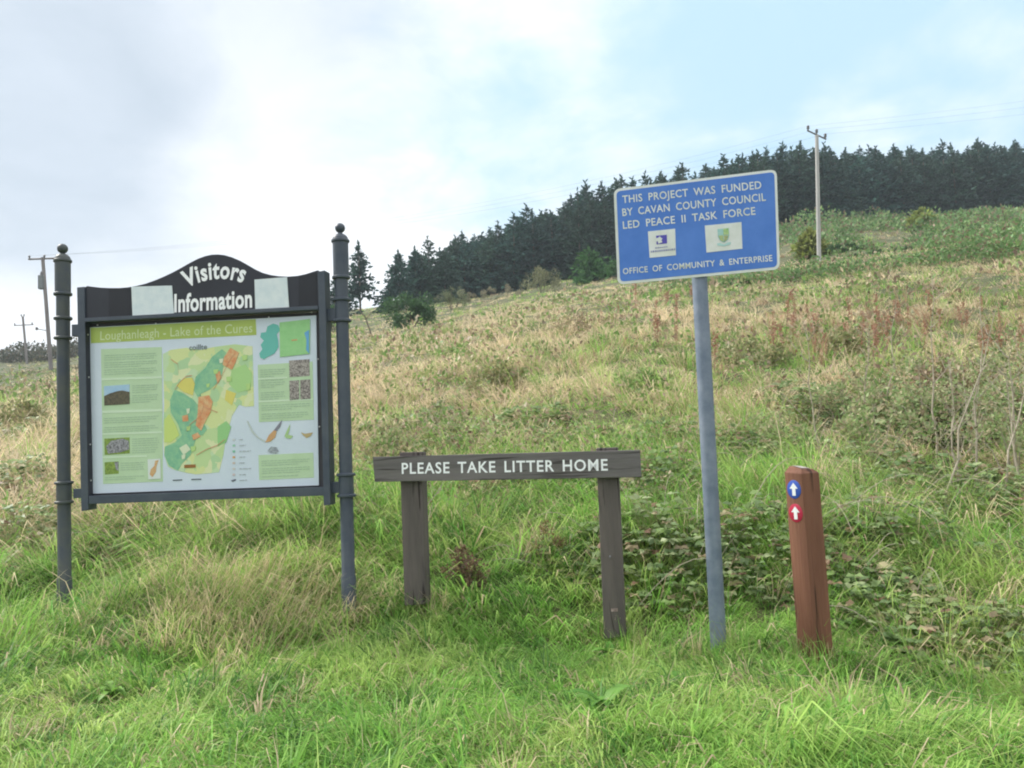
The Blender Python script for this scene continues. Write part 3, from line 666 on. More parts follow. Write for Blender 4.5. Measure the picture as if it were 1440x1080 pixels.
# the corner nearest the viewer lies at local (0,0); faces run along +x (right face) and +y (left face)
mb = MB(); x1_ = s_; c = .02
v = [(0, 0, -.35), (s_, 0, -.35), (s_, s_, -.35), (0, s_, -.35), (0, 0, Hh - .012), (s_, 0, Hh - .012), (s_, s_, Hh - .012), (0, s_, Hh - .006),
     (c, c, Hh + .012), (s_ - c, c, Hh + .008), (s_ - c, s_ - c, Hh + .022), (c, s_ - c, Hh + .030)]
mb.add(v, [(0, 3, 2, 1), (0, 1, 5, 4), (1, 2, 6, 5), (2, 3, 7, 6), (3, 0, 4, 7), (4, 5, 9, 8), (5, 6, 10, 9), (6, 7, 11, 10), (7, 4, 8, 11), (8, 9, 10, 11)])
wb = mb.build('post', M_REDWOOD, wp, .004)
mb = MB(); mb.prism([(-1, -1), (1, -1), (1, 1), (-1, 1)], 0, 1); 
mb = MB(); z0 = Hh
mb.add([(c + .012, c + .012, z0 + .0165), (s_ - c - .012, c + .012, z0 + .0135), (s_ - c - .012, s_ - c - .006, z0 + .026), (c + .012, s_ - c - .006, z0 + .032)], [(0, 1, 2, 3)])
mb.build('bleached_top', colm('bleached_end_grain', (.40, .38, .36), .9, (.2, .16, .13), 60), wp)
def disc(zc, c1, name_col, lab):
    mb = MB(); mb.lathe((0, s_ / 2, zc), (-1, 0, 0), [(-.002, .0500), (.0014, .0500), (.0020, .0490)], 36); d = mb.build('arrow_disc', c1, wp); d['label'] = lab
    mb = MB(); a = [(-.012, -.034), (.012, -.034), (.012, .004), (.030, .004), (0, .036), (-.030, .004), (-.012, .004)]
    pts = [(-.0036, s_ / 2 - p, zc + q) for p, q in a]; mb.add(pts + [(-.0024, y, z) for _, y, z in pts], [tuple(range(7)), tuple(range(13, 6, -1))] + [(i, (i + 1) % 7, (i + 1) % 7 + 7, i + 7) for i in range(7)])
    mb.build('arrow', M_WHITE, d)
zb = (908 - 689) / (908 - 663) * Hh; zr = (908 - 723) / (908 - 663) * Hh
disc(zb, colm('disc_blue', (.035, .09, .42), .4), 'b', 'blue waymark disc with a white arrow pointing up')
disc(zr, colm('disc_red', (.42, .022, .06), .4), 'r', 'red waymark disc with a white arrow pointing up')

# ================================================================== POWER LINE
def pole(base, topp, r0, r1, m_, label, kind):
    H = (topp - base).length; d = (topp - base).normalized()
    root = empty('power_pole', base, label, 'power pole')
    mb = MB(); mb.lathe(d * -.6, d, [(0, r0), (H + .6, r1)], 14); mb.build('pole', m_, root)
    t = d * H; tips = []
    if kind == 'angled':
        xa = Vector((.80, -.10, -.50)).normalized(); a = t - xa * .75 + d * .12; b = t + xa * .75 + d * .12
        e = xa.cross(Vector((0, 0, 1))).normalized()
        mb = MB(); mb.tube([a - d * .1, b - d * .1], .07, 4); mb.build('crossarm', M_STEEL, root)
        for p in (a - d * .1 + xa * .08, t + d * .05, b - d * .1 - xa * .08):
            mb = MB(); mb.lathe(p, d, [(0, .05), (.12, .05), (.14, .10), (.20, .11), (.23, .06), (.28, .10), (.36, .09), (.40, .03)], 10); mb.build('insulator', M_STEEL, root); tips.append(base + p + d * .36)
    elif kind == 'tee':
        xa = Vector((1, .15, 0.03)).normalized(); mb = MB(); mb.tube([t - xa * 1.0 - d * .1, t + xa * 1.25 - d * .1], .075, 4); mb.build('crossarm', M_POLED, root)
        for q in (-.92, .12, 1.15):
            p = t + xa * q; mb = MB(); mb.lathe(p, d, [(-.02, .05), (.06, .06), (.10, .09), (.16, .07), (.2, .02)], 10); mb.build('insulator', M_STEEL, root); tips.append(base + p + d * .16)
        mb = MB(); c_ = d * (H * .79); mb.box(c_.x - .32, c_.x + .02, -.36, .02, c_.z - .5, c_.z + .55); tr_ = mb.build('transformer', M_TRANSF, root, .05)
        mb = MB(); mb.lathe((c_.x - .15, -.18, c_.z + .55), (0, 0, 1), [(0, .06), (.1, .09), (.2, .05), (.3, .03)], 10); mb.build('bushing', M_STEEL, tr_)
        mb = MB(); c_ = d * (H * .40); mb.tube([c_, c_ + Vector((-.85, 0, .2))], .03, 5); mb.lathe(c_ + Vector((-.85, 0, .1)), (0, 0, 1), [(0, .09), (.2, .09)], 8); mb.build('stay_insulator', M_STEEL, root)
    else:
        xa = Vector((1, .1, 0.02)).normalized(); c_ = d * (H * .86); mb = MB(); mb.tube([c_ - xa * 1.2, c_ + xa * 1.25], .07, 4); mb.build('crossarm', M_POLED, root)
        for p in (c_ - xa * 1.1, c_ + xa * 1.1, t - xa * .18, t + xa * .18):
            mb = MB(); mb.lathe(p, d, [(-.02, .05), (.1, .06), (.16, .11), (.28, .07), (.34, .02)], 10); mb.build('insulator', M_STEEL, root)
    return tips
def gz_at(px, py, Y):
    p = at(px, py, Y); return Vector((p.x, p.y, tz(p.x, p.y)))
p57 = at(1152, 372, 57)
tipsR = pole(Vector((p57.x, p57.y, min(tz(p57.x, p57.y), p57.z))), at(1148.5, 190, 57), .155, .125, M_POLE, 'pale grey power pole with a short tilted crossarm on the hillside below the plantation', 'angled')
q0 = at(73, 535, 60); tipsL = pole(Vector((q0.x, q0.y, min(tz(q0.x, q0.y), q0.z))), at(60, 362, 60), .15, .12, M_POLED, 'leaning wooden power pole with a wide T crossarm and transformer beside the left board pillar', 'tee')
q1 = at(40, 532, 108); pole(Vector((q1.x, q1.y, min(tz(q1.x, q1.y), q1.z))), at(32, 445, 108), .17, .13, M_POLED, 'small distant power pole with a low crossarm at the far left', 'low')
def wire(a, b, sag, lab):
    pts = []
    for k in range(41):
        t = k / 40; p = a.lerp(b, t); pts.append(p - Vector((0, 0, 4 * sag * t * (1 - t))))
    mb = MB(); mb.tube(pts, .0045, 4); tag(mb.build('power_cable', M_WIRE), lab, 'cable', 'overhead power cables')
for k in range(3):
    wire(tipsL[k], tipsR[k], 1.7, 'thin overhead cable crossing the sky between the left and right poles')
    e_ = at(2050 + k * 14, 30 + k * 12, 66); wire(tipsR[k], e_, .9, 'thin overhead cable running from the right pole over the plantation out of the picture')

# ================================================================== VEGETATION
def leaves_arr(P, D, S, Ln, Wd, col, up=None):
    """kite shaped leaves: P base, D direction, S side vector; returns V,F,cols"""
    n = len(P); Ln = np.broadcast_to(Ln, (n,))[:, None]; Wd = np.broadcast_to(Wd, (n,))[:, None]
    V = np.empty((n, 4, 3)); V[:, 0] = P; V[:, 1] = P + D * Ln * .45 + S * Wd * .5; V[:, 2] = P + D * Ln; V[:, 3] = P + D * Ln * .45 - S * Wd * .5
    if up is not None:
        V[:, 1] += up * Wd * .22; V[:, 3] += up * Wd * .22
    F = np.arange(n * 4).reshape(n, 4)
    return V.reshape(-1, 3), F, np.repeat(col, 4, 0)
def rand_unit(n): return unit(rng.normal(size=(n, 3)))

def blades(name, x, y, Ln, Wd, az, lean, col, m_=M_GRASS, z=None):
    n = len(x); z = terrain(x, y) - .01 if z is None else z
    B = np.stack([x, y, z], 1); h = np.stack([np.cos(az), np.sin(az), np.zeros(n)], 1); up = np.array([0, 0, 1.])
    fa = rng.uniform(0, 2 * np.pi, n); S = np.stack([np.cos(fa), np.sin(fa), np.zeros(n)], 1)
    l1 = lean * .6; l2 = np.minimum(lean * 1.55, 1.9)
    m_pt = B + (h * np.sin(l1)[:, None] + up * np.cos(l1)[:, None]) * (Ln * .5)[:, None]
    tip = m_pt + (h * np.sin(l2)[:, None] + up * np.cos(l2)[:, None]) * (Ln * .5)[:, None]
    hw = (Wd * .5)[:, None]
    V = np.empty((n, 5, 3)); V[:, 0] = B - S * hw; V[:, 1] = B + S * hw; V[:, 2] = m_pt + S * hw * .85; V[:, 3] = m_pt - S * hw * .85; V[:, 4] = tip
    k = (np.arange(n) * 5)[:, None]
    F = np.concatenate([k + [0, 1, 2], k + [0, 2, 3], k + [3, 2, 4]], 1).reshape(-1, 3)
    cc = np.repeat(col, 5, 0)
    return np_mesh(name, V.reshape(-1, 3), F, cc, m_)

GREEN = np.array([.225, .455, .085]); LIME = np.array([.43, .575, .165]); DEEP = np.array([.075, .18, .035]); STRAW = np.array([.70, .58, .385]); TAN = np.array([.54, .42, .29]); OLIVE = np.array([.30, .32, .145]); RUST = np.array([.42, .27, .18]); HEATH = np.array([.16, .135, .085])
def mixc(a, b, t): return a * (1 - t)[:, None] + b * t[:, None]
def pick(n, cols, w):
    w = np.array(w, float); w /= w.sum(); return np.array(cols)[rng.choice(len(cols), n, p=w)]
def sample(n, r0, r1, a0=-48, a1=48, pw=0.0):
    """points spread evenly in heading and in log distance"""
    u = rng.random(n); r = np.exp(math.log(r0) + u * (math.log(r1) - math.log(r0))); t = np.radians(rng.uniform(a0, a1, n))
    return np.sin(t) * r, np.cos(t) * r, r, t
def smooth(a, b, x): t = np.clip((x - a) / (b - a), 0, 1); return t * t * (3 - 2 * t)

BRAMBLES = spots = [(905, 800, .55, .38), (960, 815, .5, .36), (1045, 810, .5, .35), (1090, 780, .5, .4), (830, 790, .4, .22), (760, 800, .3, .14),
         (1215, 850, .5, .20), (1290, 880, .55, .22), (1370, 915, .55, .20), (1250, 760, .6, .34), (1330, 730, .7, .40), (1420, 740, .7, .38), (1230, 690, .7, .36), (1190, 770, .4, .35), (1400, 800, .5, .25),
         (545, 690, .45, .30), (520, 735, .35, .22), (640, 640, .55, .32), (700, 690, .4, .22), (800, 650, .6, .30), (920, 700, .6, .34), (950, 640, .7, .35), (1080, 660, .7, .40),
         (250, 745, .40, .24), (180, 770, .35, .20), (40, 760, .40, .30), (20, 690, .5, .32), (350, 735, .35, .16), (740, 610, .6, .3), (610, 600, .6, .3), (560, 620, .6, .3), (1140, 590, .8, .4), (1290, 610, .9, .45), (1400, 620, .9, .5), (30, 620, .7, .3)]
# --- near turf
def clumps(cx, cy, per, spread, L0, W0, lean0, col, wind, splay=.8, stray=None, stray_p=.1, droop=.5):
    """tufts: per blades round each centre, arching outwards; arrays for blades()"""
    n = len(cx); k = lambda v: np.repeat(np.broadcast_to(v, (n,)), per)
    N_ = n * per; a = rng.uniform(0, 2 * np.pi, N_); q = np.abs(rng.normal(0, 1, N_)); q = np.minimum(q, 2.2)
    x = k(cx) + np.cos(a) * q * k(spread); y = k(cy) + np.sin(a) * q * k(spread)
    vx = np.cos(a) * splay + np.cos(k(wind)) * .8; vy = np.sin(a) * splay + np.sin(k(wind)) * .8
    az = np.arctan2(vy, vx) + rng.normal(0, .45, N_)
    lean = np.clip(k(lean0) + droop * (q - .7) * .6 + rng.normal(0, .25, N_), .08, 1.52)
    Ln = k(L0) * rng.uniform(.45, 1.25, N_); Wd = k(W0) * rng.uniform(.7, 1.3, N_)
    c = np.repeat(col, per, 0) * rng.uniform(.72, 1.3, (N_, 1))
    if stray is not None:
        m = rng.random(N_) < stray_p; c[m] = pick(int(m.sum()), *stray) * rng.uniform(.8, 1.2, (int(m.sum()), 1))
    return x, y, Ln, Wd, az, lean, c
def lawn(n):
    x, y, r, t = sample(n, 2.25, 7.4)
    md = np.hypot(x - MOUND.x, (y - MOUND.y) * 1.3); mdw = md * (.75 + .7 * fbm(x * 2.2, y * 2.2, 65, 3))
    big = fbm(x * 1.0, y * 1.0, 21, 3); tuft = fbm(x * 3.2, y * 3.2, 11, 3)
    L0 = (1 - .35 * np.exp(-(mdw / .7) ** 2)) * (.08 + .17 * rng.random(n) ** 1.4) * (.6 + .8 * tuft) * (1 + 1.0 * smooth(4.9, 6.4, r) - .25 * np.exp(-(mdw / .8) ** 2)) * (1 + .7 * (rng.random(n) < .05))
    W0 = .0046 + .0036 * rng.random(n) ** 2 + .004 * (rng.random(n) < .12)
    wind = 2 * np.pi * fbm(x * 1.3, y * 1.3, 31, 2) * 1.9 + rng.normal(0, .5, n)
    lean = np.clip(.90 + .62 * rng.random(n) + .6 * (big - .5), .2, 1.5)
    col = mixc(np.tile(GREEN, (n, 1)), np.tile(LIME, (n, 1)), np.clip(smooth(.34, .66, fbm(x * 1.6, y * 1.6, 41, 3)) * .75 + rng.normal(0, .28, n), 0, 1))
    dp = rng.random(n) < .10 + .38 * smooth(.50, .66, fbm(x * 2.6, y * 2.6, 51, 3)); col[dp] = (DEEP * 1.15)[None] * rng.uniform(.8, 1.5, (int(dp.sum()), 1))
    dry = rng.random(n) < (.03 + .20 * smooth(.56, .70, fbm(x * 1.5, y * 1.5, 61, 3)) + .50 * np.exp(-(mdw / .75) ** 2) + .14 * smooth(5.4, 6.6, r))
    dc = pick(n, [STRAW, TAN, OLIVE, LIME], [.4, .15, .35, .4]); col[dry] = dc[dry]
    A = clumps(x, y, 18, .022 + .004 * r, L0, W0, lean, col, wind, .8, ([STRAW, TAN, OLIVE], [.5, .2, .4]), .07)
    # a thin even sward between the tufts, and longer tufts that the mower misses round the post feet
    m_ = n * 5; x2, y2, r2, t2 = sample(m_, 2.25, 7.2); c2 = mixc(np.tile(GREEN, (m_, 1)), np.tile(LIME, (m_, 1)), rng.random(m_) * .8) * rng.uniform(.6, 1.2, (m_, 1))
    Bz = (x2, y2, rng.uniform(.04, .11, m_), rng.uniform(.0035, .006, m_), rng.uniform(0, 6.28, m_), rng.uniform(.3, 1.4, m_), c2)
    fx, fy = [], []
    for ax_, ay_ in zip(AX[:6], AY[:6]):
        for _ in range(26): a = rng.uniform(0, 6.28); q = rng.uniform(.06, .20); fx.append(ax_ + math.cos(a) * q); fy.append(ay_ + math.sin(a) * q)
    fx, fy = np.array(fx), np.array(fy); m3 = len(fx)
    D3 = clumps(fx, fy, 16, .02, rng.uniform(.12, .26, m3), .0045, rng.uniform(.2, .7, m3), pick(m3, [GREEN, LIME, DEEP * 1.2, OLIVE, STRAW], [.4, .25, .2, .15, .12]), rng.uniform(0, 6.28, m3), .9)
    P_ = [np.concatenate(q) for q in zip(A, Bz, D3)]
    tag(blades('grass', *P_), 'short lush green grass in front of and around the signs', 'grass', kind='stuff')
lawn(17000)
# flattened straw on the mound between the pillars
n = 7500; a = rng.uniform(0, 2 * np.pi, n); q = np.sqrt(rng.random(n)) * .95
x = MOUND.x + np.cos(a) * q * 1.15; y = MOUND.y + np.sin(a) * q * .75
keep = fbm(x * 2.4, y * 2.4, 71, 3) + rng.normal(0, .09, n) > .42 + .30 * (q / .85) ** 1.5 - .08; x, y = x[keep], y[keep]; n = len(x)
straw = blades('dry_grass', x, y, rng.uniform(.22, .52, n), rng.uniform(.003, .0052, n), rng.normal(-.3, .75, n) + 2.4 * (fbm(x * 2.2, y * 2.2, 77, 2) - .5) + np.pi * (rng.random(n) < .15), rng.uniform(.6, 1.5, n), pick(n, [STRAW, STRAW * 1.2, LIME * 1.1, GREEN * 1.1], [.4, .3, .3, .2]) * rng.uniform(.75, 1.2, (n, 1)))
tag(straw, 'matted pale dry grass on the low mound below the information board', 'dry grass', kind='stuff')

# --- rough hillside grass
def hill(n):
    x, y, r, t = sample(n, 5.9, 150); deg = np.degrees(t)
    keep = rng.random(n) < smooth(5.6, 7.0, r) + .2; x, y, r, t, deg = x[keep], y[keep], r[keep], t[keep], deg[keep]; n = len(x)
    big = fbm(x * .22, y * .30, 81, 4); med = fbm(x * 1.0, y * 1.0, 91, 3); fine = fbm(x * 2.5, y * 2.5, 95, 2)
    fs = np.clip(r / 9, 1, 9)
    L0 = (.17 + .30 * rng.random(n) ** 1.4) * (.28 + 1.65 * smooth(.34, .68, med)) * (1 - .30 * smooth(12, 40, r)) * np.where(r > 6.6, 1, .75)
    W0 = (.0048 + .003 * rng.random(n)) * fs ** .92
    wind = np.pi * 2 * fbm(x * .4, y * .4, 101, 2) + rng.normal(-.2, .6, n); lean = np.clip(.45 + .75 * rng.random(n) + .35 * smooth(16, 7, r), .1, 1.5)
    dryness = smooth(6.5, 10.0, r) * (.50 + .30 * smooth(14, 1, deg)) + 1.5 * (big - .5) + 1.1 * (med - .5) + .08
    dryness = np.clip(dryness, .06, .92) * (1 - .35 * smooth(45, 80, r))
    green = mixc(np.tile(GREEN * .95, (n, 1)), np.tile(LIME, (n, 1)), rng.random(n) * .9)
    green = mixc(green, np.tile(OLIVE, (n, 1)), smooth(8, 20, r) * .55 * rng.random(n))
    dk_ = rng.random(n) < .10 + .3 * smooth(.5, .7, fine); green[dk_] = (DEEP * 1.25)[None] * rng.uniform(.8, 1.5, (int(dk_.sum()), 1))
    col = green; d = rng.random(n) < dryness; dc = pick(n, [STRAW, TAN, OLIVE, STRAW * .85], [.72, .10, .12, .2]); col[d] = dc[d]; lean = np.where(d, np.clip(lean + .35, 0, 1.5), lean)
    ru = smooth(2, 9, deg) * smooth(9, 13, r) * smooth(48, 22, r) * smooth(.45, .62, fbm(x * .35, y * .35, 111, 3))
    k = rng.random(n) < ru * .24; col[k] = (RUST * rng.uniform(.8, 1.3, (n, 1)))[k]
    hi = smooth(38, 60, r) * smooth(4, 14, deg); k = rng.random(n) < hi * .55; hc = pick(n, [HEATH * 1.6, OLIVE, DEEP * 1.8, TAN * .85], [.25, .35, .35, .25]); col[k] = hc[k]
    lf = smooth(-18, -26, deg) * smooth(22, 70, r); k = rng.random(n) < lf * .85; hc = pick(n, [HEATH * .9, DEEP * .9, OLIVE * .7], [.4, .3, .4]); col[k] = hc[k]
    col *= rng.uniform(.75, 1.25, (n, 1))
    bx, by = [], []
    for (px, py, w, h) in BRAMBLES:
        g = ground_at(px, py, 60)
        for _ in range(int(22 * w)): a = rng.uniform(0, 6.28); q = math.sqrt(rng.random()) * w; bx.append(g.x + math.cos(a) * q); by.append(g.y + math.sin(a) * q * .75)
    m_ = len(bx); x = np.concatenate([x, bx]); y = np.concatenate([y, by]); r = np.hypot(x, y); L0 = np.concatenate([L0, rng.uniform(.22, .44, m_)]); W0 = np.concatenate([W0, rng.uniform(.005, .008, m_)])
    lean = np.concatenate([lean, rng.uniform(.6, 1.25, m_)]); wind = np.concatenate([wind, rng.uniform(0, 6.28, m_)]); col = np.vstack([col, pick(m_, [LIME, GREEN, STRAW, OLIVE], [.35, .3, .3, .2])])
    A = clumps(x, y, 20, .05 * np.clip(r / 8, 1, 6), L0, W0, lean, col, wind, 1.0, ([STRAW, TAN, OLIVE, LIME], [.4, .2, .3, .2]), .14)
    tag(blades('hill_grass', *A), 'long rough straw and green grass covering the slope behind the signs', 'grass', kind='stuff')
hill(34000)

# --- brambles and broad leaves on the bank
def bramble(spots, name, label, cat, per=900, cl=None):
    Ps, Ds, Us, Ls, Cs = [], [], [], [], []
    for (px, py, w, h) in spots:
        g = ground_at(px, py, 60); s = g.y / 6.0
        n = int(per * w * w * 2.2 / max(1, (g.y / 9) ** 1.4)); 
        a = rng.uniform(0, 2 * np.pi, n); q = np.sqrt(rng.random(n)) * w; lx = g.x + np.cos(a) * q; ly = g.y + np.sin(a) * q * .75
        dome = np.sqrt(np.maximum(0, 1 - (q / w) ** 2)); lump = .45 + 1.1 * fbm(lx * 3.2, ly * 3.2, 121, 3)
        lz = terrain(lx, ly) + h * .9 * dome * lump * rng.uniform(.1, 1.0, n) ** .6
        P = np.stack([lx, ly, lz], 1); out = unit(np.stack([np.cos(a), np.sin(a), np.zeros(n)], 1) + rand_unit(n) * .9 + np.array([0, -.2, -.15]))
        ps = np.repeat(P, 3, 0); base = np.repeat(out, 3, 0); rot = np.tile(np.array([-.95, 0, .95]), n)
        side = np.stack([-base[:, 1], base[:, 0], np.zeros(3 * n)], 1); d = unit(base * np.cos(rot)[:, None] + unit(side) * np.sin(rot)[:, None])
        Ps.append(ps); Ds.append(d); Ls.append(np.repeat(rng.uniform(.034, .070, n) * max(1, s ** .7), 3))
        c = pick(n, cl if cl is not None else [[.21, .30, .11], [.16, .24, .10], [.31, .37, .19], [.38, .34, .20], [.28, .18, .12], [.32, .26, .16]], [.36, .24, .20, .08, .06, .08]) * rng.uniform(.75, 1.3, (n, 1)); Cs.append(np.repeat(c, 3, 0))
    P = np.vstack(Ps); D = np.vstack(Ds); Ln = np.concatenate(Ls); c = np.vstack(Cs)
    upv = unit(np.array([0, -.35, 1.]) + rand_unit(len(P)) * .45); S = unit(np.cross(D, upv)); U = np.cross(S, D)
    V, F, cc = leaves_arr(P, D, S, Ln, Ln * .68, c, U)
    o = np_mesh(name, V, F, cc, M_LEAF); tag(o, label, cat, kind='stuff'); return o
bramble(spots, 'bramble', 'green bramble thickets sprawling over the bank behind the posts', 'bramble', 370)
# bramble canes and dead stems lying through the bank
mb = MB(); rnd = random.Random(3)
for (px, py, w, h) in spots:
    g = ground_at(px, py, 60)
    for k in range(int(2 + 3 * w)):
        a = rnd.uniform(0, 6.28); ln = rnd.uniform(.3, .9); b0 = g + Vector((rnd.uniform(-w, w), rnd.uniform(-w, w) * .7, 0)); b0.z = tz(b0.x, b0.y)
        pts = []; jx, jy, pk = rnd.uniform(-.12, .12), rnd.uniform(-.12, .12), rnd.uniform(.7, 1.15)
        for j in range(10):
            t = j / 9; pts.append(b0 + Vector((math.cos(a) * ln * t + jx * t * t, math.sin(a) * ln * t + jy * t * t, h * 1.15 * pk * math.sin(t * 2.5))))
        if any(math.hypot(p.x - u, p.y - w_) < .22 for p in pts for u, w_ in zip(AX, AY)): continue
        mb.tube(pts, [.0036 - .0024 * j / 9 for j in range(10)], 4)
tag(mb.build('dead_stems', M_TWIG), 'thin dry canes arching through the brambles', 'dead stems', kind='stuff')

# --- low scrub (gorse, heather, bilberry) on the high ground
def scrub(name, label, cat, n, r0, r1, a0, a1, cols, wts, thr, size, seed, fine=1.0):
    x, y, r, t = sample(n, r0, r1, a0, a1); f = fbm(x * .16 / fine ** 1.7, y * .16 / fine ** 1.7, seed, 4); k = f > thr; x, y, r, f = x[k], y[k], r[k], f[k]; n = len(x)
    P = np.stack([x, y, terrain(x, y) + rng.random(n) ** .8 * (f - thr) * size * 9], 1); D = unit(rand_unit(n) + np.array([0, -.2, .7])); S = unit(np.cross(D, rand_unit(n)))
    Ln = rng.uniform(.10, .26, n) * (np.clip(r / 45, .8, 2.2) if fine == 1 else np.clip(r / 30, .2, 1.2)); c = pick(n, cols, wts) * (.75 + .5 * fbm(x * .6, y * .6, seed + 3, 2))[:, None] * rng.uniform(.75, 1.3, (n, 1))
    V, F, cc = leaves_arr(P, D, S, Ln, Ln * .55, c); tag(np_mesh(name, V, F, cc, M_LEAF), label, cat, kind='stuff')
scrub('scrub', 'low green gorse and heather scrub on the high slope below the plantation', 'scrub', 150000, 38, 128, 10, 46, [[.15, .27, .10], [.11, .20, .07], [.23, .32, .13], [.24, .18, .12]], [.4, .25, .25, .2], .50, .9, 131)
scrub('far_scrub', 'dark heather and bushes on the far knoll behind the left poles', 'scrub', 80000, 128, 190, -48, -19, [[.06, .07, .045], [.10, .085, .06], [.045, .058, .036], [.15, .14, .08]], [.4, .3, .3, .1], .36, .8, 141)
scrub('hill_weeds', 'withered brown and olive weeds scattered through the long grass of the slope', 'weeds', 62000, 6.3, 45, -46, 46, [[.36, .28, .19], [.26, .29, .12], [.17, .28, .08], [.46, .38, .25], [.24, .17, .12]], [.2, .3, .35, .15, .1], .54, .42, 151, .45)

# --- conifers
def spruce(H, Rb, nwh, seed, tint, skirt=.04, cards=5, ragged=.25):
    r_ = np.random.default_rng(seed); P, D, S, Ln, Cc = [], [], [], [], []
    for i in range(nwh):
        t = skirt + (1 - skirt) * (i + r_.uniform(-.3, .3)) / nwh; t = min(max(t, .01), .985)
        nb = int(r_.integers(6, 10)) if t < .85 else 5
        for k in range(nb):
            a = r_.uniform(0, 2 * np.pi); L_ = Rb * min(1.0, (1 - t) * 1.85) ** .9 * r_.uniform(1 - ragged * 1.6, 1 + ragged) + .12; rise = .10 + .55 * t - .28 * (1 - t)
            dirb = np.array([math.cos(a), math.sin(a), rise + r_.normal(0, .12)]); dirb /= np.linalg.norm(dirb)
            m_ = max(3, int(cards * (L_ / Rb) + 3)); base = np.array([0, 0, H * t])
            for j in range(m_):
                s = (j + r_.random()) / m_; droop = -.18 * s * s * L_
                p = base + dirb * L_ * s * .92 + np.array([0, 0, droop]) + r_.normal(0, .06, 3)
                for _ in range(2):
                    sp_ = dirb * .9 + r_.normal(0, .55, 3) + np.array([0, 0, -.18]); sp_ /= np.linalg.norm(sp_); P.append(p); D.append(sp_)
                    sd_ = np.cross(sp_, r_.normal(size=3)); S.append(sd_ / np.linalg.norm(sd_)); Ln.append(r_.uniform(.45, .95) * (.55 + .45 * (1 - t)))
                    Cc.append(tint * r_.uniform(.6, 1.45) * np.array([1, r_.uniform(.92, 1.12), r_.uniform(.85, 1.1)]))
    for j in range(14):
        P.append(np.array([0, 0, H * (.93 + .0085 * j)])); sp_ = r_.normal(0, .4, 3) + np.array([0, 0, 1.1]); sp_ /= np.linalg.norm(sp_); D.append(sp_); sd_ = np.cross(sp_, r_.normal(size=3)); S.append(sd_ / np.linalg.norm(sd_)); Ln.append(.5); Cc.append(tint)
    P, D, S, Ln, Cc = map(np.array, (P, D, S, Ln, Cc))
    return leaves_arr(P, D, S, Ln, Ln * .40, Cc)
def make_tree(name, label, cat, group, arr, H, loc, tr=.11, lean=0):
    root = empty(name, loc, label, cat, group)
    mb = MB(); mb.tube([(0, 0, -.5), (lean * .3, 0, H * .4), (lean * .8, 0, H * .75), (lean, 0, H * .99)], [tr * 1.25, tr, tr * .6, .02], 8); mb.build('trunk', M_BARK, root)
    np_mesh('crown', *arr, M_NEEDLE, root); return root
T1 = np.array([.042, .094, .080])
protos = []
for k in range(8):
    H = [10.5, 11.2, 9.6, 10.2, 11.6, 9.2, 10.8, 10.0][k]
    protos.append((H, spruce(H, [3.3, 3.0, 3.4, 3.1, 2.8, 3.5, 3.2, 3.0][k], 32, 40 + k, T1 * (1 + .22 * ((k % 3) - 1)) * np.array([1 + .15 * (k % 2), 1, 1 - .12 * (k % 2)]), .03 if k < 5 else .10, 6)))
LAB = 'dark green spruce standing in the dense plantation along the top of the hill'
GRP = 'spruces of the hilltop plantation'
roots = [make_tree('spruce_tree', LAB, 'tree', GRP, arr, H, (0, 0, 0)) for H, arr in protos]
used = [False] * 8
def put(k, x, y, sc, rz, sxy=1.0):
    o = roots[k] if not used[k] else copy_tree(roots[k]); used[k] = True
    o.location = (x, y, tz(x, y) - .1); o.rotation_euler = (random.uniform(-.03, .03), random.uniform(-.03, .03), rz); o.scale = (sc * sxy, sc * sxy, sc); return o
random.seed(11)
# front edge of the plantation: picture column, distance, tallness needed there
EDGE = [(585, 98, .72), (640, 101, .80), (700, 105, .92), (760, 108, 1.02), (830, 110, 1.12), (900, 112, 1.16), (980, 114, 1.16), (1060, 116, 1.14), (1150, 119, 1.05), (1250, 124, 1.05), (1350, 129, 1.05), (1450, 135, 1.06), (1560, 140, 1.08), (1700, 146, 1.1)]
ex_ = [e[0] for e in EDGE]; ey_ = [e[1] for e in EDGE]; eh_ = [e[2] for e in EDGE]
cnt = 0
for row in range(7):
    px = 585 + row * 14 + random.uniform(0, 12)
    while px < 1700:
        Yd = np.interp(px, ex_, ey_) + row * 3.6 + random.uniform(-1.2, 1.2) + (2.0 * math.sin(px * .021) + 1.3 * math.sin(px * .057 + 1)); sc = np.interp(px, ex_, eh_) * random.uniform(.93, 1.04) * (.92 if row == 0 else 1)
        p = at(px, 400, Yd); put(random.randrange(8), p.x, p.y, sc, random.uniform(0, 6.28), random.uniform(1.15, 1.5)); cnt += 1
        px += random.uniform(2.3, 3.7) / Yd * FPX * (1.0 if row < 3 else 1.25)
print('plantation', cnt)
# a few trees one can tell apart
def single(name, label, px, py_top, Y, H_, Rb, seed, tint, skirt=.05, ragged=.3, nwh=22, lean=0):
    p = at(px, py_top, Y); g = tz(p.x, p.y); H = max(p.z - g, 1.0)
    return make_tree(name, label, 'tree', None, spruce(H, Rb, nwh, seed, np.array(tint), skirt, 6, ragged), H, (p.x, p.y, g - .05), .10, lean)
single('spruce_tree', 'tallest thin pointed spruce top left of the blue sign', 812, 270, 113, 0, 1.7, 60, T1 * .95)
single('pine_tree', 'dark ragged pine standing alone just right of the right board pillar', 504, 345, 92, 0, 1.75, 61, T1 * .9, .30, .45, 18)
single('pine_tree', 'dark stubby pine half hidden behind the right board pillar', 474, 392, 90, 0, 2.0, 62, T1 * .9, .2, .45, 14)
single('pine_tree', 'leftmost pine of the plantation with a rounded open top', 560, 356, 94, 0, 1.6, 63, T1 * 1.1, .28, .4, 16)
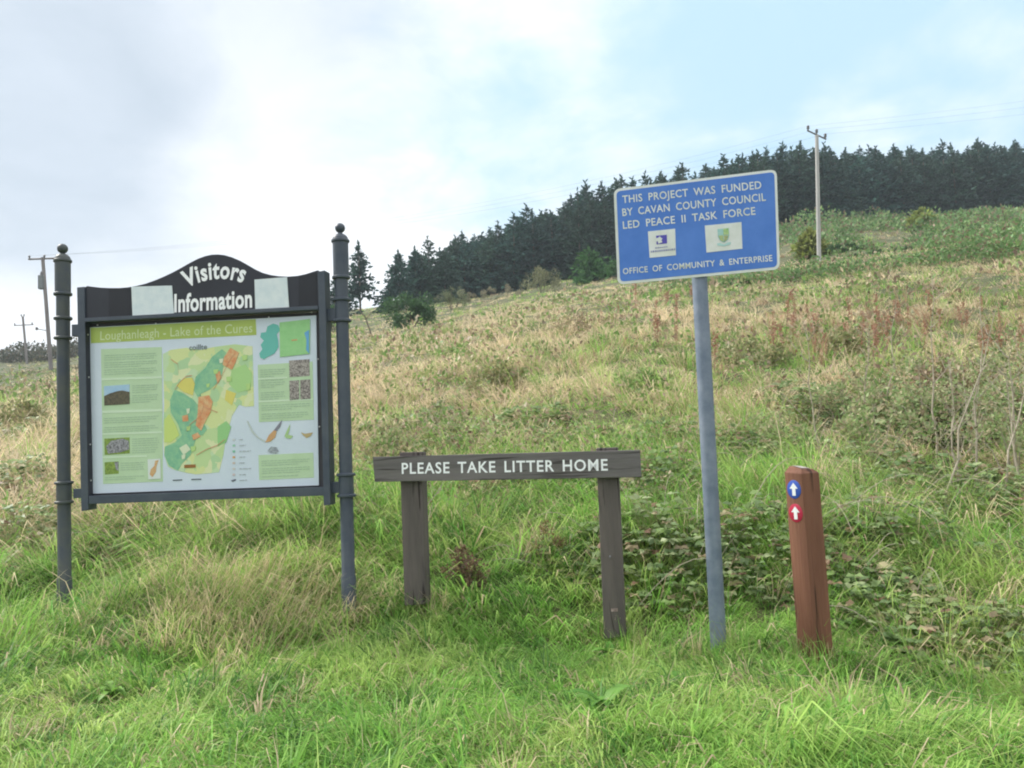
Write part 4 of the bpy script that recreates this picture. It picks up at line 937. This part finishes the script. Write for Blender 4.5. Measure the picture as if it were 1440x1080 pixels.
single('pine_tree', 'dark pine beside the leftmost pine of the plantation', 583, 352, 97, 0, 1.7, 64, T1, .2, .4, 18)
single('small_spruce', 'small dark spruce at the left foot of the plantation', 548, 402, 92, 0, 1.5, 66, T1 * 1.05, .02, .3, 12)
single('young_spruce', 'bright green young spruce in front of the plantation, left of the blue sign', 828, 352, 88, 0, 2.0, 67, (.075, .17, .06), .02, .25, 16)
single('young_spruce', 'bright green young spruce half hidden by the left edge of the blue sign', 872, 372, 86, 0, 2.4, 68, (.075, .16, .06), .02, .25, 14)
single('young_spruce', 'dark green young spruce between the two bright ones by the blue sign', 846, 378, 90, 0, 1.9, 69, (.05, .11, .05), .02, .3, 12)
single('larch_sapling', 'yellow green larch sapling rising from the scrub right of the power pole', 1296, 296, 84, 0, 1.3, 70, (.26, .30, .09), .02, .35, 16)
single('larch_sapling', 'yellow green larch sapling just left of the power pole', 1138, 326, 62, 0, .9, 71, (.26, .29, .09), .02, .4, 16)

# --- shrubs
def shrub(name, label, px, py_base, py_top, wpx, ymax, cols, leaf=.10, n=3500, stems=7, dens=1.0, cat='shrub', Y=None, sm=None):
    if Y: p = at(px, py_base, Y); g = Vector((p.x, p.y, tz(p.x, p.y)))
    else: g = ground_at(px, py_base, ymax)
    Wm = wpx / FPX * g.y / 2; H = at(px, py_top, g.y).z - g.z; H = max(H, .3)
    root = empty(name, g, label, cat)
    nc = 22; cc_ = np.stack([rng.uniform(-.8, .8, nc) * Wm, rng.uniform(-.7, .7, nc) * Wm, rng.uniform(.25, .88, nc) * H], 1); cc_[:, 2] *= 1 - .45 * (np.hypot(cc_[:, 0], cc_[:, 1]) / Wm) ** 2
    cr_ = rng.uniform(.14, .36, nc) * min(Wm, H * .9); cc_[0] = (0, 0, H - cr_[0] * .8)
    w = rng.integers(0, nc, n); dv = rand_unit(n); P = cc_[w] + dv * (cr_[w] * rng.random(n) ** .45)[:, None]; P[:, 2] = np.maximum(P[:, 2], .02 - .1 * rng.random(n))
    D = unit(dv * .6 + rand_unit(n) * .8 + np.array([0, 0, .35])); S = unit(np.cross(D, rand_unit(n))); Ln = leaf * rng.uniform(.6, 1.3, n)
    c = pick(n, cols, [1] * len(cols)) * rng.uniform(.7, 1.35, (n, 1))
    np_mesh('foliage', *leaves_arr(P, D, S, Ln, Ln * .5, c), M_LEAF, root)
    mb = MB()
    for k in range(stems):
        e = cc_[k % nc] * 1.0; b0 = Vector((e[0] * .15, e[1] * .15, -.1)); e = Vector(e)
        mb.tube([b0, b0.lerp(e, .5) + Vector((0, 0, .1 * H)), e], [min(.018 * H, .03) if not sm else .008, .012 * H if not sm else .006, .004 * H if not sm else .003], 5)
    mb.build('stem', sm or M_BARK, root); return root
DKG = [[.055, .13, .045], [.075, .16, .06], [.045, .09, .04]]
shrub('evergreen_bush', 'dense dark green bush right of the right board pillar, in front of the plantation', 572, 462, 412, 88, 90, DKG, .16, 5200, Y=52)
shrub('willow_bush', 'pale grey green willow bush at the foot of the plantation', 762, 425, 376, 66, 100, [[.20, .215, .11], [.25, .25, .14], [.15, .17, .08]], .16, 2600, Y=84)
shrub('willow_bush', 'low greyish leafless bush on the crest left of the willow', 690, 432, 404, 110, 100, [[.23, .215, .15], [.19, .18, .12], [.25, .24, .15]], .14, 2400, 12, Y=80)
shrub('willow_bush', 'small grey green bush on the crest beside the evergreen bush', 636, 436, 404, 50, 100, [[.17, .20, .10], [.13, .16, .08]], .14, 1600, Y=76)
shrub('gorse_bush', 'small round dark green gorse bush below the right half of the blue sign', 1036, 414, 393, 60, 100, [[.08, .16, .05], [.10, .18, .06]], .11, 2200, Y=38)
shrub('gorse_bush', 'dark green gorse bush at the foot of the right power pole', 1185, 378, 345, 66, 100, DKG + [[.09, .15, .06]], .13, 2400, Y=60)
shrub('gorse_bush', 'broad grey green gorse bush right of the power pole', 1240, 392, 352, 90, 100, [[.10, .155, .075], [.075, .12, .055]], .13, 2600, Y=54)
shrub('gorse_bush', 'green gorse bush high on the slope near the right edge', 1375, 372, 338, 90, 100, [[.10, .155, .075], [.08, .13, .06]], .13, 2600, Y=58)
shrub('gorse_bush', 'dark green low bush on the right slope under the larch sapling', 1318, 352, 328, 70, 100, [[.08, .135, .06], [.06, .10, .045]], .13, 2000, Y=66)
shrub('evergreen_bush', 'dark bush in the hollow behind the right board pillar', 470, 480, 430, 50, 100, DKG, .14, 2200, Y=60)
# bare branch by the hollow
g = gz_at(520, 470, 50); root = empty('dead_branch', g, 'bare dark dead branch leaning beside the right board pillar', 'branch')
mb = MB(); e1 = at(500, 432, 50) - g; e0 = at(522, 462, 50) - g; mb.tube([(e0.x, e0.y, -.2), e0 * .5, e0.lerp(e1, .5) + Vector((.1, 0, .1)), e1], [.06, .05, .04, .02], 6); mb.tube([e0.lerp(e1, .4), e0.lerp(e1, .5) + Vector((.6, 0, .4))], [.03, .012], 5); mb.build('limb', M_BARK, root)

# --- saplings with bare stems on the right
def sapling(px, py, top, label, seed, nl=60):
    r_ = random.Random(seed); g = ground_at(px, py, 40); T = at(top[0], top[1], g.y - .1) - g
    root = empty('bare_sapling', g, label, 'sapling'); mb = MB(); pts = []
    for j in range(8):
        t = j / 7; pts.append(Vector((T.x * t + r_.uniform(-.03, .03) * (j > 0), T.y * t + r_.uniform(-.03, .03), T.z * t - .04 * (j == 0))))
    mb.tube(pts, [.011 * (1 - .8 * j / 7) for j in range(8)], 5); tips = []
    for k in range(9):
        i = r_.randrange(2, 7); b = pts[i]; a = r_.uniform(0, 6.28); ln = r_.uniform(.18, .5) * (1.2 - i / 9)
        e = b + Vector((math.cos(a) * ln * .75, math.sin(a) * ln * .5, ln * .8)); md = b.lerp(e, .5) + Vector((0, 0, -.02)); mb.tube([b, md, e], [.0042, .0032, .0014], 4); tips.append((b, e))
        for _ in range(2):
            q = b.lerp(e, r_.uniform(.4, .9)); e2 = q + Vector((r_.uniform(-.15, .15), r_.uniform(-.1, .1), r_.uniform(.05, .16))); mb.tube([q, e2], [.0022, .001], 3); tips.append((q, e2))
    mb.build('stem', M_TWIG, root)
    P = []; 
    for _ in range(nl):
        b, e = r_.choice(tips); P.append(b.lerp(e, r_.random()))
    P = np.array([p[:] for p in P]); n = len(P); D = unit(rand_unit(n) + np.array([0, 0, -.3])); S = unit(np.cross(D, rand_unit(n))); Ln = rng.uniform(.02, .045, n)
    np_mesh('foliage', *leaves_arr(P, D, S, Ln, Ln * .55, pick(n, [[.14, .19, .06], [.22, .20, .08], [.11, .14, .05], [.24, .13, .07]], [.4, .3, .2, .1])), M_LEAF, root)
sapling(1152, 660, (1129, 450), 'thin bare sapling standing directly behind the waymark post', 1)
sapling(1205, 655, (1224, 455), 'forked bare sapling in the brambles right of the waymark post', 2)
sapling(1322, 735, (1398, 430), 'tall bare sapling leaning right above the bramble bank', 3)
sapling(1408, 712, (1456, 440), 'pale bare sapling at the right edge of the picture', 4)
sapling(1372, 690, (1378, 400), 'straight bare sapling with few leaves near the right edge', 5)
sapling(1318, 655, (1310, 385), 'slender bare sapling behind the bramble bank, left of the straight one', 6)
sapling(604, 760, (598, 655), 'short leafy twig growing against the left post of the litter sign', 7, 90)
sapling(615, 640, (612, 560), 'small bare sapling above the left end of the litter sign', 8)
sapling(1250, 600, (1258, 415), 'thin grey sapling on the slope midway between waymark post and right edge', 9)

# --- rusty dock seed heads on the slope
def dock_stem(seed):
    r_ = random.Random(seed); H = r_.uniform(.7, 1.0); root = empty('dock_plant', (0, 0, 0)); mb = MB(); tp = Vector((r_.uniform(-.08, .08), r_.uniform(-.05, .05), H)); mb.tube([(0, 0, -.05), tp * .5, tp], [.006, .005, .003], 4); mb.build('stem', mat('dock_stem', (.22, .10, .06), .8), root)
    n = 110; t = rng.random(n) ** .7; P = np.array([(tp * (.42 + .6 * q))[:] for q in t]) + rng.normal(0, 1, (n, 3)) * np.array([.028, .028, .02]); D = unit(rand_unit(n) + np.array([0, 0, .8])); S = unit(np.cross(D, rand_unit(n))); Ln = rng.uniform(.03, .06, n)
    np_mesh('foliage', *leaves_arr(P, D, S, Ln, Ln * .6, pick(n, [[.38, .21, .14], [.33, .18, .12], [.44, .29, .19]], [.4, .4, .3])), M_LEAF, root); return root
dk = [dock_stem(s) for s in (1, 2, 3, 4)]; du = [0] * 4; rnd = random.Random(9)
DL = 'rusty red dock seed head standing in the long grass of the right slope'
for k in range(64):
    if k < 14: px, py = rnd.uniform(860, 990), rnd.uniform(432, 500)
    elif k < 52: px, py = rnd.uniform(1085, 1425), rnd.uniform(455, 520)
    else: px, py = rnd.uniform(1000, 1440), rnd.uniform(480, 560)
    g = ground_at(px, py, 70); j = k % 4; o = dk[j] if not du[j] else copy_tree(dk[j]); du[j] = 1
    o.location = g; o.rotation_euler = (rnd.uniform(-.15, .15), rnd.uniform(-.15, .15), rnd.uniform(0, 6)); s = rnd.uniform(.5, 1.0) * (1 + .15 * (g.y > 20)); o.scale = (s, s, s); tag(o, DL, 'dock', 'rusty dock seed heads on the slope')

# --- broad leaved docks in the near grass
def broad(px, py, label, seed, nl=11, L0=.16, cols=((.09, .22, .035), (.13, .27, .05))):
    r_ = np.random.default_rng(seed); g = ground_at(px, py, 30); V, F, Cl = [], [], []
    for k in range(nl):
        a = r_.uniform(0, 2 * np.pi); L_ = L0 * r_.uniform(.6, 1.2); W_ = L_ * r_.uniform(.28, .4); el = r_.uniform(.25, 1.0); seg = 6; h = np.array([math.cos(a), math.sin(a), 0]); s = np.array([-math.sin(a), math.cos(a), 0]); p = np.array([0, 0, .01]); b = len(V); c = np.array(cols[k % len(cols)]) * r_.uniform(.8, 1.25)
        for j in range(seg + 1):
            t = j / seg; e = el - 1.3 * t; wv = W_ * (math.sin(math.pi * min(1, .12 + t * .88)) ** .8) * .5 * (1 + .12 * (-1) ** j); up = np.array([0, 0, 1]) * wv * .35
            V += [p + s * wv + up, p.copy(), p - s * wv + up]; Cl += [c, c * 1.25, c]; p = p + (h * math.cos(e) + np.array([0, 0, 1]) * math.sin(e)) * L_ / seg
        for j in range(seg):
            q = b + j * 3; F += [(q, q + 1, q + 4, q + 3), (q + 1, q + 2, q + 5, q + 4)]
    o = np_mesh('broad_leaved_plant', np.array(V), np.array(F), np.array(Cl), M_LEAF, smooth=True); o.location = g + Vector((0, 0, .03)); tag(o, label, 'plant')
broad(850, 1010, 'broad dark leaved dock plant in the near grass right of the picture middle', 1, 13, .17)
broad(950, 975, 'small leafy weed in the grass in front of the blue sign pole', 2, 9, .10)
broad(1185, 935, 'leafy weed in the grass at the foot of the waymark post', 3, 10, .11)
broad(160, 985, 'pale green leafy weed in the near grass at lower left', 4, 8, .10, ((.16, .30, .06), (.2, .34, .09)))
broad(540, 868, 'large pale leaf growing in the grass left of the left litter post', 5, 5, .14, ((.2, .33, .12), (.24, .36, .16)))
broad(330, 742, 'pale broad leaf plant in the grass under the information board', 6, 6, .16, ((.22, .36, .14), (.18, .32, .10)))
broad(860, 930, 'upright leafy dock in the grass below the right litter post', 7, 9, .12)
broad(1330, 960, 'broad leaved weed in the grass at lower right', 8, 10, .12)
BR = [[.30, .38, .17], [.25, .35, .14], [.38, .40, .22], [.42, .36, .23]]
for px, pb, pt, w_, lab in ((1235, 655, 545, 120, 'loose grey green brush just right of the waymark post top'), (1300, 610, 500, 130, 'sparse olive brush half way up the bank right of the blue sign pole'),
        (1365, 640, 490, 140, 'tall loose brush with pale leaves left of the straight bare sapling'), (1430, 680, 500, 130, 'tall grey green brush at the very right edge of the picture'),
        (1190, 610, 520, 110, 'thin leafy brush above and behind the waymark post'), (1100, 640, 560, 110, 'low leafy brush between blue sign pole and waymark post'), (1440, 590, 460, 120, 'straggling brush high at the right edge below the rusty docks'),
        (640, 628, 585, 110, 'brownish leafy brush above the left half of the litter sign'), (560, 660, 600, 90, 'leafy brush between the board pillar and the litter sign')):
    shrub('brush_plant', lab, px, pb, pt, w_, 30, BR, .050, 1250, 14, cat='shrub', sm=M_TWIG)
sapling(1428, 700, (1424, 470), 'pale thin sapling beside the leaning one at the right edge', 11)
sapling(1345, 690, (1338, 500), 'short forked bare sapling between the tall leaning and the slender sapling', 12)
for k, (px, pb, pt, w_, lab, cl_) in enumerate(((700, 560, 505, 90, 'dark olive weed clump on the straw slope above the litter sign', 0), (820, 470, 440, 110, 'brownish weed clump on the slope left of the blue sign pole', 1), (905, 560, 520, 80, 'green weed clump on the slope just left of the blue sign pole', 2),
        (1060, 520, 475, 110, 'olive weed clump on the slope right of the blue sign pole', 0), (640, 510, 482, 90, 'low green weed clump half way up the slope beside the board pillar', 2), (1330, 560, 500, 120, 'straggling brown weed clump below the rusty docks', 1), (1180, 500, 465, 100, 'low olive weed clump among the rusty docks', 0), (30, 600, 560, 90, 'olive weed clump at the left edge beside the left board pillar', 0))):
    shrub('weed_clump', lab, px, pb, pt, w_, 60, [[[.26, .27, .12], [.20, .24, .10], [.34, .30, .17]], [[.36, .28, .19], [.30, .22, .15], [.26, .26, .12]], [[.20, .34, .10], [.28, .40, .14], [.24, .28, .12]]][cl_], .075, 1100, 10, cat='weed', sm=M_TWIG)
# dead brown seed clump between the litter posts
shrub('dead_weed', 'brown withered weed clump between the two litter sign posts', 655, 836, 788, 60, 30, [[.20, .13, .085], [.15, .10, .07], [.25, .19, .11]], .028, 1100, 12, cat='weed')
shrub('dead_weed', 'small reddish withered weed near the right post of the litter sign', 770, 795, 762, 46, 30, [[.25, .16, .09], [.22, .19, .08], [.30, .22, .12]], .025, 500, 8, cat='weed')

# ------------------------------------------------------------------ damp air
HAZE = 0.0005
if HAZE:
    mb = MB(); mb.box(-420, 420, -420, 420, -60, 90); hz = mb.build('haze', None)
    M_H = bpy.data.materials.new('air'); M_H.use_nodes = True; t = M_H.node_tree
    for n in list(t.nodes): t.nodes.remove(n)
    pv = t.nodes.new('ShaderNodeVolumePrincipled'); pv.inputs['Color'].default_value = (.80, .90, 1, 1); pv.inputs['Density'].default_value = HAZE; pv.inputs['Anisotropy'].default_value = .3
    ou = t.nodes.new('ShaderNodeOutputMaterial'); t.links.new(pv.outputs[0], ou.inputs['Volume']); hz.data.materials.append(M_H)
    tag(hz, 'faint damp haze over the hillside', 'haze', kind='stuff')
